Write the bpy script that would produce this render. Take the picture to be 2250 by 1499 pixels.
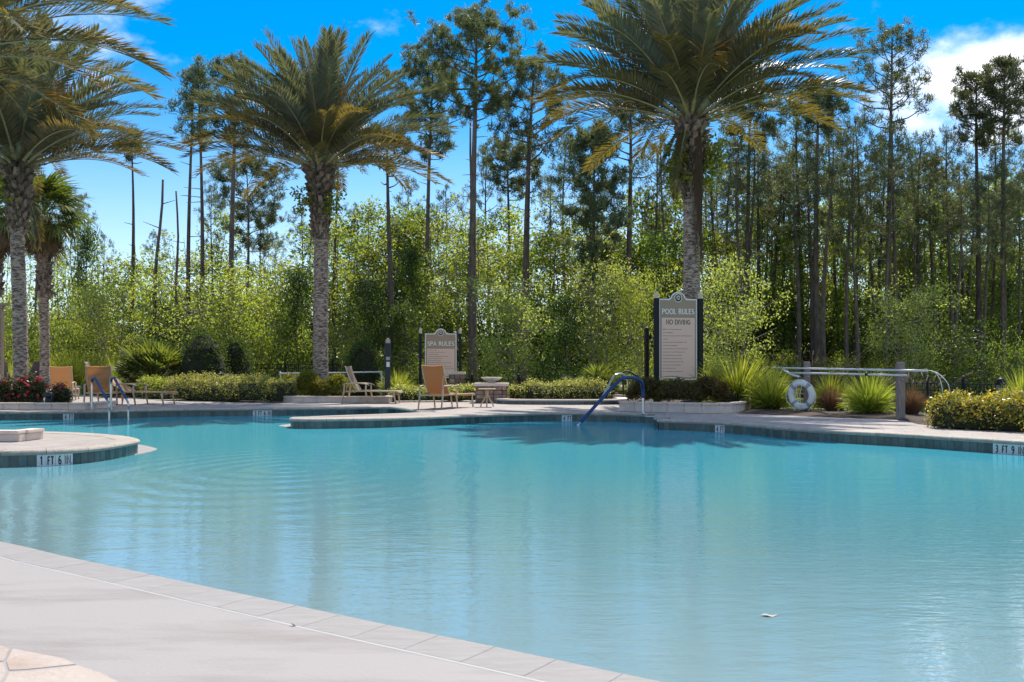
import bpy, bmesh, math, random
import numpy as np
from mathutils import Vector, Matrix

for o in list(bpy.data.objects):
    bpy.data.objects.remove(o)
SC = bpy.context.scene
COL = SC.collection
R = math.radians
PI = math.pi
random.seed(7)
RNG = np.random.default_rng(7)

# ------------------------------------------------------------------ camera
F, HZ, CX, CH = 2000.0, 812.0, 1125.0, 1.2      # focal length and horizon in photo pixels, eye height over the water
cam = bpy.data.cameras.new('camera')
camo = bpy.data.objects.new('camera', cam)
COL.objects.link(camo)
camo.location = (0, 0, CH)
camo.rotation_euler = (R(90), 0, 0)
cam.sensor_width = 36
cam.lens = F / 2250 * 36
cam.shift_y = (HZ - 749.5) / 2250
cam.clip_start, cam.clip_end = 0.05, 3000
cam.dof.use_dof = True
cam.dof.focus_distance = 22
cam.dof.aperture_fstop = 8.0
SC.camera = camo

def P(px, py, z=0.2):
    """Point of the horizontal level z that lies at photo position px, py."""
    d = F * (CH - z) / (py - HZ)
    return Vector(((px - CX) / F * d, d, z))
def A(px, d, z=0.0):
    return Vector(((px - CX) / F * d, d, z))
def ZZ(py, d):
    return CH + (HZ - py) / F * d

# ------------------------------------------------------------------ sky, sun, exposure
SUN_EL, SUN_AZ = 54.0, 16.0          # azimuth: from +Y (view) towards +X
w = bpy.data.worlds.new('World')
SC.world = w
w.use_nodes = True
nt = w.node_tree
for n in list(nt.nodes):
    nt.nodes.remove(n)
def N(tree, typ, **kw):
    n = tree.nodes.new(typ)
    for k, v in kw.items():
        if k == 'inp':
            for a, b in v.items():
                n.inputs[a].default_value = b
        else:
            setattr(n, k, v)
    return n
out = N(nt, 'ShaderNodeOutputWorld')
bg = N(nt, 'ShaderNodeBackground', inp={'Strength': 0.105})
sky = N(nt, 'ShaderNodeTexSky', sky_type='NISHITA', sun_disc=False)
sky.sun_elevation = R(SUN_EL)
sky.sun_rotation = R(SUN_AZ)
sky.air_density = 1.0
sky.dust_density = 0.15
sky.ozone_density = 4.0
hs = N(nt, 'ShaderNodeHueSaturation', inp={'Hue': 0.497, 'Saturation': 1.42, 'Value': 1.0})
nt.links.new(sky.outputs[0], hs.inputs['Color'])
tc = N(nt, 'ShaderNodeTexCoord')
sz = N(nt, 'ShaderNodeSeparateXYZ')          # the air near the horizon is pale, the blue deepens upwards
nt.links.new(tc.outputs['Generated'], sz.inputs[0])
sr = N(nt, 'ShaderNodeMapRange', interpolation_type='SMOOTHSTEP', inp={1: 0.0, 2: 0.36, 3: 0.85, 4: 1.55})
nt.links.new(sz.outputs[2], sr.inputs[0])
nt.links.new(sr.outputs[0], hs.inputs['Saturation'])
mp = N(nt, 'ShaderNodeMapping', inp={'Scale': (1, 1, 1.7)})
nt.links.new(tc.outputs['Generated'], mp.inputs['Vector'])
nz = N(nt, 'ShaderNodeTexNoise', inp={'Scale': 7.0, 'Detail': 9.0, 'Roughness': 0.58})
nt.links.new(mp.outputs[0], nz.inputs['Vector'])
FILL_CLOUD_OFF = (1.25, 13.65, -0.54)  # added unseen clouds whiten the fill light; offset keeps the view clear
nb = N(nt, 'ShaderNodeTexNoise', inp={'Scale': 1.7, 'Detail': 3.0})
mpb = N(nt, 'ShaderNodeMapping', inp={'Location': FILL_CLOUD_OFF})
nt.links.new(mp.outputs[0], mpb.inputs['Vector'])
nt.links.new(mpb.outputs[0], nb.inputs['Vector'])
acc = None
def mth(op, a, b=None, clamp=False):
    n = N(nt, 'ShaderNodeMath', operation=op, use_clamp=clamp)
    for i, v in enumerate((a, b)):
        if v is None: continue
        if isinstance(v, (int, float)): n.inputs[i].default_value = v
        else: nt.links.new(v, n.inputs[i])
    return n.outputs[0]
for (px, py, rad, st) in ((2110, 168, .085, .85), (2225, 160, .085, .85), (2000, 175, .065, .7), (2010, 260, .08, .6), (2150, 250, .08, .6), (1440, 105, .05, .6),
                          (1400, 60, .05, .3), (60, 60, .09, .6), (110, 170, .07, .5), (245, 455, .05, .28), (1850, 70, .03, .2), (1880, 300, .08, .4)):
    v = Vector(((px - CX) / F, 1, (HZ - py) / F)).normalized()
    ds = N(nt, 'ShaderNodeVectorMath', operation='DISTANCE')
    nt.links.new(mp.outputs[0], ds.inputs[0])
    ds.inputs[1].default_value = (v.x, v.y, v.z * 1.7)
    mr = N(nt, 'ShaderNodeMapRange', interpolation_type='SMOOTHSTEP', inp={1: 0.0, 2: rad * 1.5, 3: st, 4: 0.0})
    nt.links.new(ds.outputs['Value'], mr.inputs[0])
    acc = mr.outputs[0] if acc is None else mth('MAXIMUM', acc, mr.outputs[0])
thin = mth('MULTIPLY', mth('SUBTRACT', nb.outputs[0], 0.50), 7.0, True)
acc = mth('MAXIMUM', acc, thin)
cl = mth('ADD', mth('MULTIPLY', mth('SUBTRACT', nz.outputs[0], 0.62), 1.9), acc)
cr = N(nt, 'ShaderNodeMapRange', interpolation_type='SMOOTHSTEP', inp={1: 0.06, 2: 0.62, 3: 0.0, 4: 0.93})
nt.links.new(cl, cr.inputs[0])
mixc = N(nt, 'ShaderNodeMix', data_type='RGBA')
nt.links.new(cr.outputs[0], mixc.inputs['Factor'])
nt.links.new(hs.outputs[0], mixc.inputs['A'])
mixc.inputs['B'].default_value = (10.3, 10.4, 11.0, 1)
nt.links.new(mixc.outputs['Result'], bg.inputs[0])
nt.links.new(bg.outputs[0], out.inputs[0])

sun = bpy.data.lights.new('sun', 'SUN')
suno = bpy.data.objects.new('sun', sun)
COL.objects.link(suno)
sun.energy = 3.9
sun.angle = R(0.53)
sun.color = (1.0, 0.94, 0.84)
to_sun = Vector((math.sin(R(SUN_AZ)) * math.cos(R(SUN_EL)), math.cos(R(SUN_AZ)) * math.cos(R(SUN_EL)), math.sin(R(SUN_EL))))
suno.rotation_euler = to_sun.to_track_quat('Z', 'Y').to_euler()
suno.location = (10, 40, 60)
vs = SC.view_settings
SC.display_settings.display_device = 'sRGB'
vs.view_transform = 'Standard'
vs.look = 'None'
vs.exposure = 0.68
vs.gamma = 1.0
vs.use_curve_mapping = False
SC.render.engine = 'CYCLES'
cy = SC.cycles
cy.max_bounces = 8
cy.diffuse_bounces = 4
cy.glossy_bounces = 4
cy.transmission_bounces = 4
cy.transparent_max_bounces = 8
cy.sample_clamp_indirect = 6
cy.caustics_reflective = False
cy.caustics_refractive = False
cy.use_denoising = True
try:
    cy.denoiser = 'OPENIMAGEDENOISE'
    cy.denoising_input_passes = 'RGB_ALBEDO_NORMAL'
except Exception:
    pass

# ------------------------------------------------------------------ materials
def newmat(name):
    m = bpy.data.materials.new(name)
    m.use_nodes = True
    t = m.node_tree
    for n in list(t.nodes):
        t.nodes.remove(n)
    o = N(t, 'ShaderNodeOutputMaterial')
    return m, t, o
def c4(c):
    return (c[0], c[1], c[2], 1.0)
def pm(name, c1, c2=None, scale=6.0, rough=0.6, bump=0.0, bscale=40.0, metal=0.0, spec=0.4, obj_var=0.0, stretch=(1, 1, 1), detail=6.0, lo=.35, hi=.65, rot=0.0, bricks=None):
    """Principled with a noise mix of two colours, fine relief and a spread of tone from object to object."""
    m, t, o = newmat(name)
    b = N(t, 'ShaderNodeBsdfPrincipled', inp={'Roughness': rough, 'Metallic': metal, 'Specular IOR Level': spec})
    t.links.new(b.outputs[0], o.inputs[0])
    tcn = N(t, 'ShaderNodeTexCoord')
    mpn = N(t, 'ShaderNodeMapping', inp={'Scale': stretch, 'Rotation': (0, 0, rot)})
    oi = N(t, 'ShaderNodeObjectInfo')
    va = N(t, 'ShaderNodeVectorMath', operation='ADD')
    sc_ = N(t, 'ShaderNodeVectorMath', operation='SCALE', inp={'Scale': 7.3})
    cb = N(t, 'ShaderNodeCombineXYZ')
    for i in range(3):
        t.links.new(oi.outputs['Random'], cb.inputs[i])
    t.links.new(cb.outputs[0], sc_.inputs[0])
    t.links.new(tcn.outputs['Object'], va.inputs[0])
    t.links.new(sc_.outputs[0], va.inputs[1])
    t.links.new(va.outputs[0], mpn.inputs[0])
    if c2 is None:
        c2 = c1
    nz_ = N(t, 'ShaderNodeTexNoise', inp={'Scale': scale, 'Detail': detail, 'Roughness': 0.62})
    t.links.new(mpn.outputs[0], nz_.inputs['Vector'])
    mr_ = N(t, 'ShaderNodeMapRange', inp={1: lo, 2: hi})
    t.links.new(nz_.outputs[0], mr_.inputs[0])
    mx = N(t, 'ShaderNodeMix', data_type='RGBA')
    mx.inputs['A'].default_value = c4(c1)
    mx.inputs['B'].default_value = c4(c2)
    t.links.new(mr_.outputs[0], mx.inputs['Factor'])
    colr = mx.outputs['Result']
    if obj_var:
        h = N(t, 'ShaderNodeHueSaturation')
        v = N(t, 'ShaderNodeMapRange', inp={3: 1 - obj_var, 4: 1 + obj_var})
        t.links.new(oi.outputs['Random'], v.inputs[0])
        t.links.new(v.outputs[0], h.inputs['Value'])
        t.links.new(colr, h.inputs['Color'])
        colr = h.outputs[0]
    if bricks:                       # faint joints of a stamped paving pattern
        bk_ = N(t, 'ShaderNodeTexBrick', inp={'Scale': 1.0, 'Mortar Size': .008, 'Mortar Smooth': .3, 'Brick Width': bricks[0], 'Row Height': bricks[1], 'Color1': (1, 1, 1, 1), 'Color2': (.93, .92, .91, 1), 'Mortar': (.62, .58, .55, 1)})
        rb = N(t, 'ShaderNodeMapping', inp={'Rotation': (0, 0, .35)})
        t.links.new(tcn.outputs['Object'], rb.inputs[0])
        t.links.new(rb.outputs[0], bk_.inputs['Vector'])
        mb_ = N(t, 'ShaderNodeMix', data_type='RGBA', blend_type='MULTIPLY')
        mb_.inputs['Factor'].default_value = 1.0
        t.links.new(colr, mb_.inputs['A'])
        t.links.new(bk_.outputs[0], mb_.inputs['B'])
        colr = mb_.outputs['Result']
    t.links.new(colr, b.inputs['Base Color'])
    if bump:
        n2 = N(t, 'ShaderNodeTexNoise', inp={'Scale': bscale, 'Detail': 6.0})
        t.links.new(mpn.outputs[0], n2.inputs['Vector'])
        bp = N(t, 'ShaderNodeBump', inp={'Strength': bump, 'Distance': 0.02})
        t.links.new(n2.outputs[0], bp.inputs['Height'])
        t.links.new(bp.outputs[0], b.inputs['Normal'])
    return m
def leafmat(name, c1, c2, trans=0.45, tcol=None, rough=0.42, var=0.14, spec=0.45):
    """Leaf: tone from the leaf's own tint attribute, glossy cuticle and light passing through."""
    m, t, o = newmat(name)
    at = N(t, 'ShaderNodeAttribute', attribute_name='tint')
    mx = N(t, 'ShaderNodeMix', data_type='RGBA')
    mx.inputs['A'].default_value = c4(c1)
    mx.inputs['B'].default_value = c4(c2)
    t.links.new(at.outputs['Fac'], mx.inputs['Factor'])
    oi = N(t, 'ShaderNodeObjectInfo')
    h = N(t, 'ShaderNodeHueSaturation')
    v = N(t, 'ShaderNodeMapRange', inp={3: 1 - var, 4: 1 + var})
    hv = N(t, 'ShaderNodeMapRange', inp={3: 0.488, 4: 0.512})
    t.links.new(oi.outputs['Random'], v.inputs[0])
    t.links.new(oi.outputs['Random'], hv.inputs[0])
    t.links.new(v.outputs[0], h.inputs['Value'])
    t.links.new(hv.outputs[0], h.inputs['Hue'])
    t.links.new(mx.outputs['Result'], h.inputs['Color'])
    b = N(t, 'ShaderNodeBsdfPrincipled', inp={'Roughness': rough, 'Specular IOR Level': spec})
    t.links.new(h.outputs[0], b.inputs['Base Color'])
    tr = N(t, 'ShaderNodeBsdfTranslucent')
    tm = N(t, 'ShaderNodeMix', data_type='RGBA', blend_type='MULTIPLY')
    tm.inputs['Factor'].default_value = 1.0
    t.links.new(h.outputs[0], tm.inputs['A'])
    tm.inputs['B'].default_value = c4(tcol or (2.0, 1.9, 0.7))
    t.links.new(tm.outputs['Result'], tr.inputs['Color'])
    ms = N(t, 'ShaderNodeMixShader', inp={0: trans})
    t.links.new(b.outputs[0], ms.inputs[1])
    t.links.new(tr.outputs[0], ms.inputs[2])
    t.links.new(ms.outputs[0], o.inputs[0])
    return m

M = {}
M['deck'] = pm('deck_concrete', (.32, .275, .245), (.41, .36, .325), 3.0, .75, .25, 60, obj_var=0, bricks=(.61, .41))
M['near_deck'] = pm('near_deck_concrete', (.215, .182, .163), (.335, .308, .29), 1.0, .75, .25, 120, detail=10, lo=.34, hi=.53, rot=.60, stretch=(.35, 1.5, 1))
M['coping'] = pm('coping_stone', (.32, .27, .22), (.44, .38, .32), 9.0, .7, .35, 50, obj_var=.06)
M['near_coping'] = pm('near_coping_stone', (.285, .262, .248), (.335, .31, .295), 5.0, .7, .3, 90, obj_var=.03, stretch=(1, 6, 1))
M['sealant'] = pm('joint_sealant', (.43, .41, .39), rough=.7)
M['flag'] = pm('flagstone', (.45, .375, .32), (.37, .27, .21), 4.0, .75, .35, 30, obj_var=.08, lo=.45, hi=.75)
M['grout'] = pm('tile_grout', (.30, .31, .30), (.38, .38, .36), 20, .8)
M['tile'] = pm('waterline_tile', (.018, .075, .092), (.075, .10, .085), 9.0, .22, .1, 30, obj_var=.35, spec=.5)
M['tile_white'] = pm('marker_tile', (.62, .62, .60), rough=.3)
M['ink'] = pm('marker_ink', (.02, .02, .022), rough=.4)
M['planter'] = pm('planter_stone', (.62, .50, .42), (.72, .60, .52), 6.0, .75, .25, 50, obj_var=.05)
M['mulch'] = pm('mulch', (.035, .022, .016), (.10, .062, .042), 30.0, .9, .9, 55, detail=10)
M['soil'] = pm('lawn', (.11, .16, .03), (.20, .25, .055), .6, .9, .6, 20, detail=10)
M['plaster'] = pm('pool_plaster', (.45, .60, .63), (.52, .66, .68), 2.0, .7)
M['sling'] = leafmat('sling_fabric', (.43, .235, .11), (.43, .235, .11), .42, (1.25, 1.15, .9), .7, .05, spec=.2)
M['sling_lit'] = leafmat('lit_sling_fabric', (.55, .35, .19), (.55, .35, .19), .45, (1.2, 1.1, .95), .7, .05, spec=.2)  # paler copy of the sling, sunlit look painted into the colour
M['sling_pale'] = leafmat('pale_sling_fabric', (.40, .31, .235), (.40, .31, .235), .35, (1.1, 1.0, .95), .7, .05, spec=.2)
M['sling_grey'] = pm('grey_sling_fabric', (.15, .12, .10), (.18, .15, .13), 50, .7)
M['tan_frame'] = pm('tan_frame_paint', (.52, .38, .24), (.58, .44, .29), 8, .45, spec=.4)
M['grey_frame'] = pm('brown_frame_paint', (.25, .19, .14), rough=.5)
M['blue'] = pm('blue_rail_sleeve', (.008, .045, .14), (.012, .06, .17), 9, .45)
M['chrome'] = pm('steel_rail', (.55, .55, .53), rough=.28, metal=.9)
M['black'] = pm('black_metal', (.012, .013, .016), rough=.45, spec=.22)
M['white'] = pm('white_enamel', (.74, .74, .73), (.80, .80, .79), 5, .45)
M['alu'] = pm('white_pole', (.66, .67, .66), rough=.35, spec=.5)
M['wood'] = pm('weathered_post', (.20, .16, .14), (.33, .27, .235), 7, .85, .6, 22, stretch=(9, 9, .7))
M['sign_green'] = pm('sign_olive', (.37, .275, .18), rough=.5)
M['sign_pink'] = pm('sign_beige', (.82, .56, .42), rough=.5)
M['sign_light'] = pm('sign_cream', (.90, .86, .78), rough=.5)
M['finial'] = pm('finial_gold', (.62, .52, .36), rough=.5)
M['stone'] = pm('pillar_stone', (.22, .12, .075), (.34, .25, .19), 9, .8, .7, 30, obj_var=.45)
M['mortar'] = pm('mortar', (.16, .13, .11), rough=.9)
M['bowl'] = pm('cast_bowl', (.50, .46, .40), (.58, .54, .47), 12, .7, .3, 40)
M['bark'] = pm('pine_bark', (.075, .055, .044), (.175, .128, .102), 5, .9, 1.0, 8, stretch=(1.6, 1.6, .45), obj_var=.25)
M['bark_pale'] = pm('pale_bark', (.14, .115, .088), (.27, .225, .175), 6, .9, .7, 10, stretch=(1.5, 1.5, .6), obj_var=.25)
M['palm_bark'] = pm('palm_bark', (.085, .058, .044), (.46, .36, .29), 9, .9, 1.0, 12, stretch=(.9, .9, 2.6), detail=8, lo=.40, hi=.60)
M['boot'] = pm('palm_leaf_base', (.048, .031, .023), (.31, .225, .17), 7, .85, .8, 16, obj_var=.5)
M['rachis'] = pm('palm_rachis', (.24, .22, .10), (.34, .29, .16), 4, .5)
M['frond'] = leafmat('date_palm_leaflets', (.090, .106, .084), (.175, .188, .140), .24, (1.9, 1.75, .6), .42, .12, spec=.6)
M['frond_old'] = leafmat('old_palm_leaflets', (.092, .098, .062), (.19, .165, .080), .36, (2.0, 1.6, .45), .46, .12, spec=.4)
M['dead'] = leafmat('dead_palm_leaf', (.17, .11, .065), (.30, .21, .13), .25, (1.2, 1.0, .7), .7)
M['orange'] = pm('palm_flower_stalk', (.60, .27, .03), (.70, .38, .06), 9, .6)
M['fan'] = leafmat('fan_palm_leaf', (.06, .085, .03), (.16, .19, .075), .40, (1.9, 1.8, .45), .40, spec=.35)
M['needle'] = leafmat('pine_needles', (.066, .084, .048), (.140, .162, .090), .38, (2.0, 1.9, .95), .5, .18, spec=.3)
M['leaf_a'] = leafmat('yellow_green_leaf', (.11, .14, .032), (.26, .285, .075), .60, (2.3, 2.2, .9), .45, spec=.3)
M['leaf_b'] = leafmat('mid_green_leaf', (.058, .092, .024), (.165, .205, .050), .57, (2.5, 2.4, .9), .45, .2, spec=.3)
M['leaf_c'] = leafmat('dark_green_leaf', (.030, .050, .018), (.085, .125, .038), .40, (2.2, 2.3, .5), .45, .15, spec=.2)
M['leaf_d'] = leafmat('silver_green_leaf', (.13, .16, .05), (.36, .385, .16), .55, (2.0, 2.0, .8), .45, spec=.3)
M['hedge'] = leafmat('hedge_leaf', (.11, .14, .045), (.40, .39, .17), .55, (2.0, 1.9, .8), .38, spec=.45)
M['hedge_orange'] = leafmat('orange_tipped_leaf', (.08, .125, .03), (.40, .31, .07), .48, (2.0, 1.7, .6), .36, spec=.5)
M['lime'] = leafmat('lime_juniper', (.11, .12, .014), (.25, .23, .03), .42, (1.7, 1.6, .4), .5)
M['rose_leaf'] = leafmat('rose_leaf', (.022, .036, .014), (.085, .095, .035), .3, (1.7, 1.4, .5), .4)
M['rose'] = leafmat('rose_petal', (.60, .05, .07), (.72, .16, .20), .3, (1.2, .9, .9), .5)
M['grass'] = leafmat('grass_blade', (.10, .125, .028), (.33, .35, .085), .58, (2.0, 2.0, .7), .42, .08)
M['grass_brown'] = leafmat('russet_grass', (.14, .085, .050), (.26, .16, .09), .35, (1.4, 1.2, .8), .6)
M['plume'] = leafmat('grass_plume', (.36, .28, .22), (.52, .42, .34), .4, (1.3, 1.2, 1.0), .8)
M['core'] = pm('shrub_inside', (.016, .021, .009), (.03, .034, .014), 12, .9)  # near-black solid hull inside shrubs and hedges
M['red'] = pm('red_beacon', (.55, .10, .05), rough=.35)
M['grey'] = pm('grey_box', (.36, .36, .36), rough=.5)
M['slate'] = pm('slate_plastic', (.025, .032, .042), rough=.5, spec=.3)
M['rope'] = pm('rope', (.66, .64, .58), rough=.9)
M['dryleaf'] = pm('dry_leaf', (.12, .05, .03), rough=.8)

def water_mat():
    m, t, o = newmat('pool_water')
    tcn = N(t, 'ShaderNodeTexCoord')
    pos = tcn.outputs['Object']
    # long soft ripples that run across the view, fine chop, and rings spreading from the swim area
    def noise(sx, sy, scale, det=3.0, rot=0.0, dist=0.0):
        mp_ = N(t, 'ShaderNodeMapping', inp={'Scale': (sx, sy, 1), 'Rotation': (0, 0, rot)})
        t.links.new(pos, mp_.inputs[0])
        n_ = N(t, 'ShaderNodeTexNoise', inp={'Scale': scale, 'Detail': det, 'Roughness': .55, 'Distortion': dist})
        t.links.new(mp_.outputs[0], n_.inputs['Vector'])
        return n_.outputs[0]
    def mm(op, a, b):
        n_ = N(t, 'ShaderNodeMath', operation=op)
        for i, v in enumerate((a, b)):
            if isinstance(v, (int, float)): n_.inputs[i].default_value = v
            else: t.links.new(v, n_.inputs[i])
        return n_.outputs[0]
    h = mm('MULTIPLY', noise(.5, 1.0, 2.6, 2, .12, .5), .36)
    h = mm('ADD', h, mm('MULTIPLY', noise(.5, 1.3, 11.0, 3, -.1, .3), .24))
    h = mm('ADD', h, mm('MULTIPLY', noise(.6, 1.2, 32.0, 2), .06))
    ring = N(t, 'ShaderNodeTexWave', wave_type='RINGS', rings_direction='SPHERICAL', inp={'Scale': .85, 'Distortion': 4.0, 'Detail': 2.0, 'Detail Scale': .7})
    mpr = N(t, 'ShaderNodeMapping', inp={'Location': (2.7, -8.7, 0), 'Scale': (1.0, .8, 1)})
    t.links.new(pos, mpr.inputs[0])
    t.links.new(mpr.outputs[0], ring.inputs[0])
    ln = N(t, 'ShaderNodeVectorMath', operation='LENGTH')
    t.links.new(mpr.outputs[0], ln.inputs[0])
    fall = N(t, 'ShaderNodeMapRange', interpolation_type='SMOOTHSTEP', inp={1: .3, 2: 4.4, 3: .42, 4: 0.0})
    t.links.new(ln.outputs['Value'], fall.inputs[0])
    h = mm('ADD', h, mm('MULTIPLY', ring.outputs[0], fall.outputs[0]))
    bp = N(t, 'ShaderNodeBump', inp={'Strength': 1.0, 'Distance': WATER_BUMP})
    t.links.new(h, bp.inputs['Height'])
    # water body: pale over the shallow entry with sky reflection painted in, turquoise where deep
    sx = N(t, 'ShaderNodeSeparateXYZ')
    t.links.new(pos, sx.inputs[0])
    dep = mm('ADD', mm('MULTIPLY', sx.outputs[0], .55), sx.outputs[1])
    dep = mm('ADD', dep, mm('MULTIPLY', noise(1, 1, .5, 2), 2.0))
    mr_ = N(t, 'ShaderNodeMapRange', interpolation_type='SMOOTHSTEP', inp={1: 2.5, 2: 14.5})
    t.links.new(dep, mr_.inputs[0])
    mx = N(t, 'ShaderNodeMix', data_type='RGBA')
    mx.inputs['A'].default_value = c4(W_SHALLOW_SHEEN)
    mx.inputs['B'].default_value = c4(W_DEEP)
    t.links.new(mr_.outputs[0], mx.inputs['Factor'])
    b = N(t, 'ShaderNodeBsdfDiffuse')
    t.links.new(mx.outputs['Result'], b.inputs['Color'])
    tp = N(t, 'ShaderNodeBsdfTransparent', inp={'Color': (.30, .78, .95, 1)})
    body = N(t, 'ShaderNodeMixShader', inp={0: .10})
    t.links.new(b.outputs[0], body.inputs[1])
    t.links.new(tp.outputs[0], body.inputs[2])
    g = N(t, 'ShaderNodeBsdfGlossy', inp={'Roughness': .015})
    t.links.new(bp.outputs[0], g.inputs['Normal'])
    fr = N(t, 'ShaderNodeFresnel', inp={'IOR': 1.36})
    t.links.new(bp.outputs[0], fr.inputs['Normal'])
    fm = mm('MULTIPLY', fr.outputs[0], W_REFL)
    fmn = N(t, 'ShaderNodeMath', operation='MINIMUM', inp={1: .52})
    t.links.new(fm, fmn.inputs[0])
    ms = N(t, 'ShaderNodeMixShader')
    t.links.new(fmn.outputs[0], ms.inputs[0])
    t.links.new(body.outputs[0], ms.inputs[1])
    t.links.new(g.outputs[0], ms.inputs[2])
    t.links.new(ms.outputs[0], o.inputs[0])
    return m
WATER_BUMP = 0.013
W_SHALLOW_SHEEN, W_DEEP, W_REFL = (.25, .345, .35), (.060, .375, .465), 1.45
M['water'] = water_mat()

# ------------------------------------------------------------------ mesh helpers
class MB:
    def __init__(s):
        s.v, s.f, s.m = [], [], []
    def add(s, vs_, fs, mi=0):
        o_ = len(s.v)
        s.v += [tuple(q) for q in vs_]
        s.f += [tuple(i + o_ for i in f_) for f_ in fs]
        s.m += [mi] * len(fs)
        return s
    def box(s, c, size, rz=0.0, mat=None, mi=0, taper=1.0):
        x, y, z = size[0] / 2, size[1] / 2, size[2] / 2
        vs_ = [(-x, -y, -z), (x, -y, -z), (x, y, -z), (-x, y, -z), (-x * taper, -y * taper, z), (x * taper, -y * taper, z), (x * taper, y * taper, z), (-x * taper, y * taper, z)]
        m_ = Matrix.Translation(c) @ (mat if mat is not None else Matrix.Rotation(rz, 4, 'Z'))
        return s.add([m_ @ Vector(v) for v in vs_], [(0, 3, 2, 1), (4, 5, 6, 7), (0, 1, 5, 4), (1, 2, 6, 5), (2, 3, 7, 6), (3, 0, 4, 7)], mi)
    def tube(s, pts, rad, n=8, mi=0, cap=True, flat=1.0):
        pts = [Vector(p) for p in pts]
        k = len(pts)
        if not hasattr(rad, '__len__'):
            rad = [rad] * k
        up = Vector((0, 0, 1))
        d0 = (pts[1] - pts[0]).normalized()
        ref = up if abs(d0.z) < .9 else Vector((1, 0, 0))
        u = d0.cross(ref).normalized()
        vs_, fs = [], []
        for i, p in enumerate(pts):
            d = (pts[min(i + 1, k - 1)] - pts[max(i - 1, 0)]).normalized()
            u = (u - d * u.dot(d)).normalized()
            v = d.cross(u)
            for j in range(n):
                a = 2 * PI * j / n
                vs_.append(p + (u * math.cos(a) + v * math.sin(a) * flat) * rad[i])
        for i in range(k - 1):
            for j in range(n):
                fs.append((i * n + j, i * n + (j + 1) % n, (i + 1) * n + (j + 1) % n, (i + 1) * n + j))
        if cap:
            fs.append(tuple(range(n - 1, -1, -1)))
            fs.append(tuple((k - 1) * n + j for j in range(n)))
        return s.add(vs_, fs, mi)
    def lathe(s, prof, c=(0, 0, 0), n=16, mi=0):
        c = Vector(c)
        vs_, fs = [], []
        for (r, z) in prof:
            for j in range(n):
                a = 2 * PI * j / n
                vs_.append(c + Vector((r * math.cos(a), r * math.sin(a), z)))
        for i in range(len(prof) - 1):
            for j in range(n):
                fs.append((i * n + j, i * n + (j + 1) % n, (i + 1) * n + (j + 1) % n, (i + 1) * n + j))
        fs.append(tuple(range(n - 1, -1, -1)))
        fs.append(tuple((len(prof) - 1) * n + j for j in range(n)))
        return s.add(vs_, fs, mi)
    def prism(s, poly, z0, z1, mi=0):
        n = len(poly)
        vs_ = [(p[0], p[1], z0) for p in poly] + [(p[0], p[1], z1) for p in poly]
        fs = [tuple(range(n, 2 * n)), tuple(range(n - 1, -1, -1))] + [(i, (i + 1) % n, n + (i + 1) % n, n + i) for i in range(n)]
        return s.add(vs_, fs, mi)
    def build(s, name, mats, parent=None, smooth=False, loc=None, bevel=0):
        me = bpy.data.meshes.new(name)
        me.from_pydata(s.v, [], s.f)
        if not isinstance(mats, (list, tuple)):
            mats = [mats]
        for m_ in mats:
            me.materials.append(m_)
        if len(mats) > 1:
            me.polygons.foreach_set('material_index', s.m)
        if smooth:
            me.polygons.foreach_set('use_smooth', [True] * len(me.polygons))
        me.update()
        if bevel:
            bm = bmesh.new()
            bm.from_mesh(me)
            bmesh.ops.bevel(bm, geom=bm.edges[:], offset=bevel, segments=2, affect='EDGES', clamp_overlap=True)
            bm.to_mesh(me)
            bm.free()
        return link(name, me, parent, loc)
def link(name, me, parent=None, loc=None, rot=None, scale=None):
    o_ = bpy.data.objects.new(name, me)
    COL.objects.link(o_)
    if parent is not None:
        o_.parent = parent
    if loc is not None:
        o_.location = loc
    if rot is not None:
        o_.rotation_euler = rot
    if scale is not None:
        o_.scale = scale
    return o_
def tag(o_, label=None, cat=None, group=None, kind=None):
    for k, v in (('label', label), ('category', cat), ('group', group), ('kind', kind)):
        if v:
            o_[k] = v
    return o_
def thing(name, label, cat, loc=(0, 0, 0), rz=0.0, group=None):
    o_ = link(name, None, None, loc, (0, 0, rz))
    o_.empty_display_size = .2
    return tag(o_, label, cat, group)
def dup(root, loc, rz=0.0, scale=1.0, label=None, group=None):
    def cp(o_, par):
        c = o_.copy()
        COL.objects.link(c)
        if par is not None:
            c.parent = par
        for ch in KIDS(o_):
            cp(ch, c)
        return c
    r = cp(root, None)
    r.location, r.rotation_euler = loc, (0, 0, rz)
    r.scale = (scale, scale, scale) if not hasattr(scale, '__len__') else scale
    if label:
        r['label'] = label
    if group:
        r['group'] = group
    return r
def KIDS(o_):
    return list(o_.children)
def quads_mesh(name, verts, tint, mats, mi=None, k=4):
    """verts: (n, k, 3) array of n separate k-gons, tint: one value per polygon."""
    n = len(verts)
    me = bpy.data.meshes.new(name)
    me.vertices.add(n * k)
    me.vertices.foreach_set('co', np.ascontiguousarray(verts, dtype=np.float32).reshape(-1))
    me.loops.add(n * k)
    me.loops.foreach_set('vertex_index', np.arange(n * k, dtype=np.int32))
    me.polygons.add(n)
    me.polygons.foreach_set('loop_start', np.arange(0, n * k, k, dtype=np.int32))
    try:
        me.polygons.foreach_set('loop_total', np.full(n, k, dtype=np.int32))
    except Exception:
        pass
    if not isinstance(mats, (list, tuple)):
        mats = [mats]
    for m_ in mats:
        me.materials.append(m_)
    if mi is not None:
        me.polygons.foreach_set('material_index', np.asarray(mi, dtype=np.int32))
    at = me.attributes.new('tint', 'FLOAT', 'POINT')
    at.data.foreach_set('value', np.repeat(np.clip(tint, 0, 1), k).astype(np.float32))
    me.update()
    me.validate()
    return me
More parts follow.
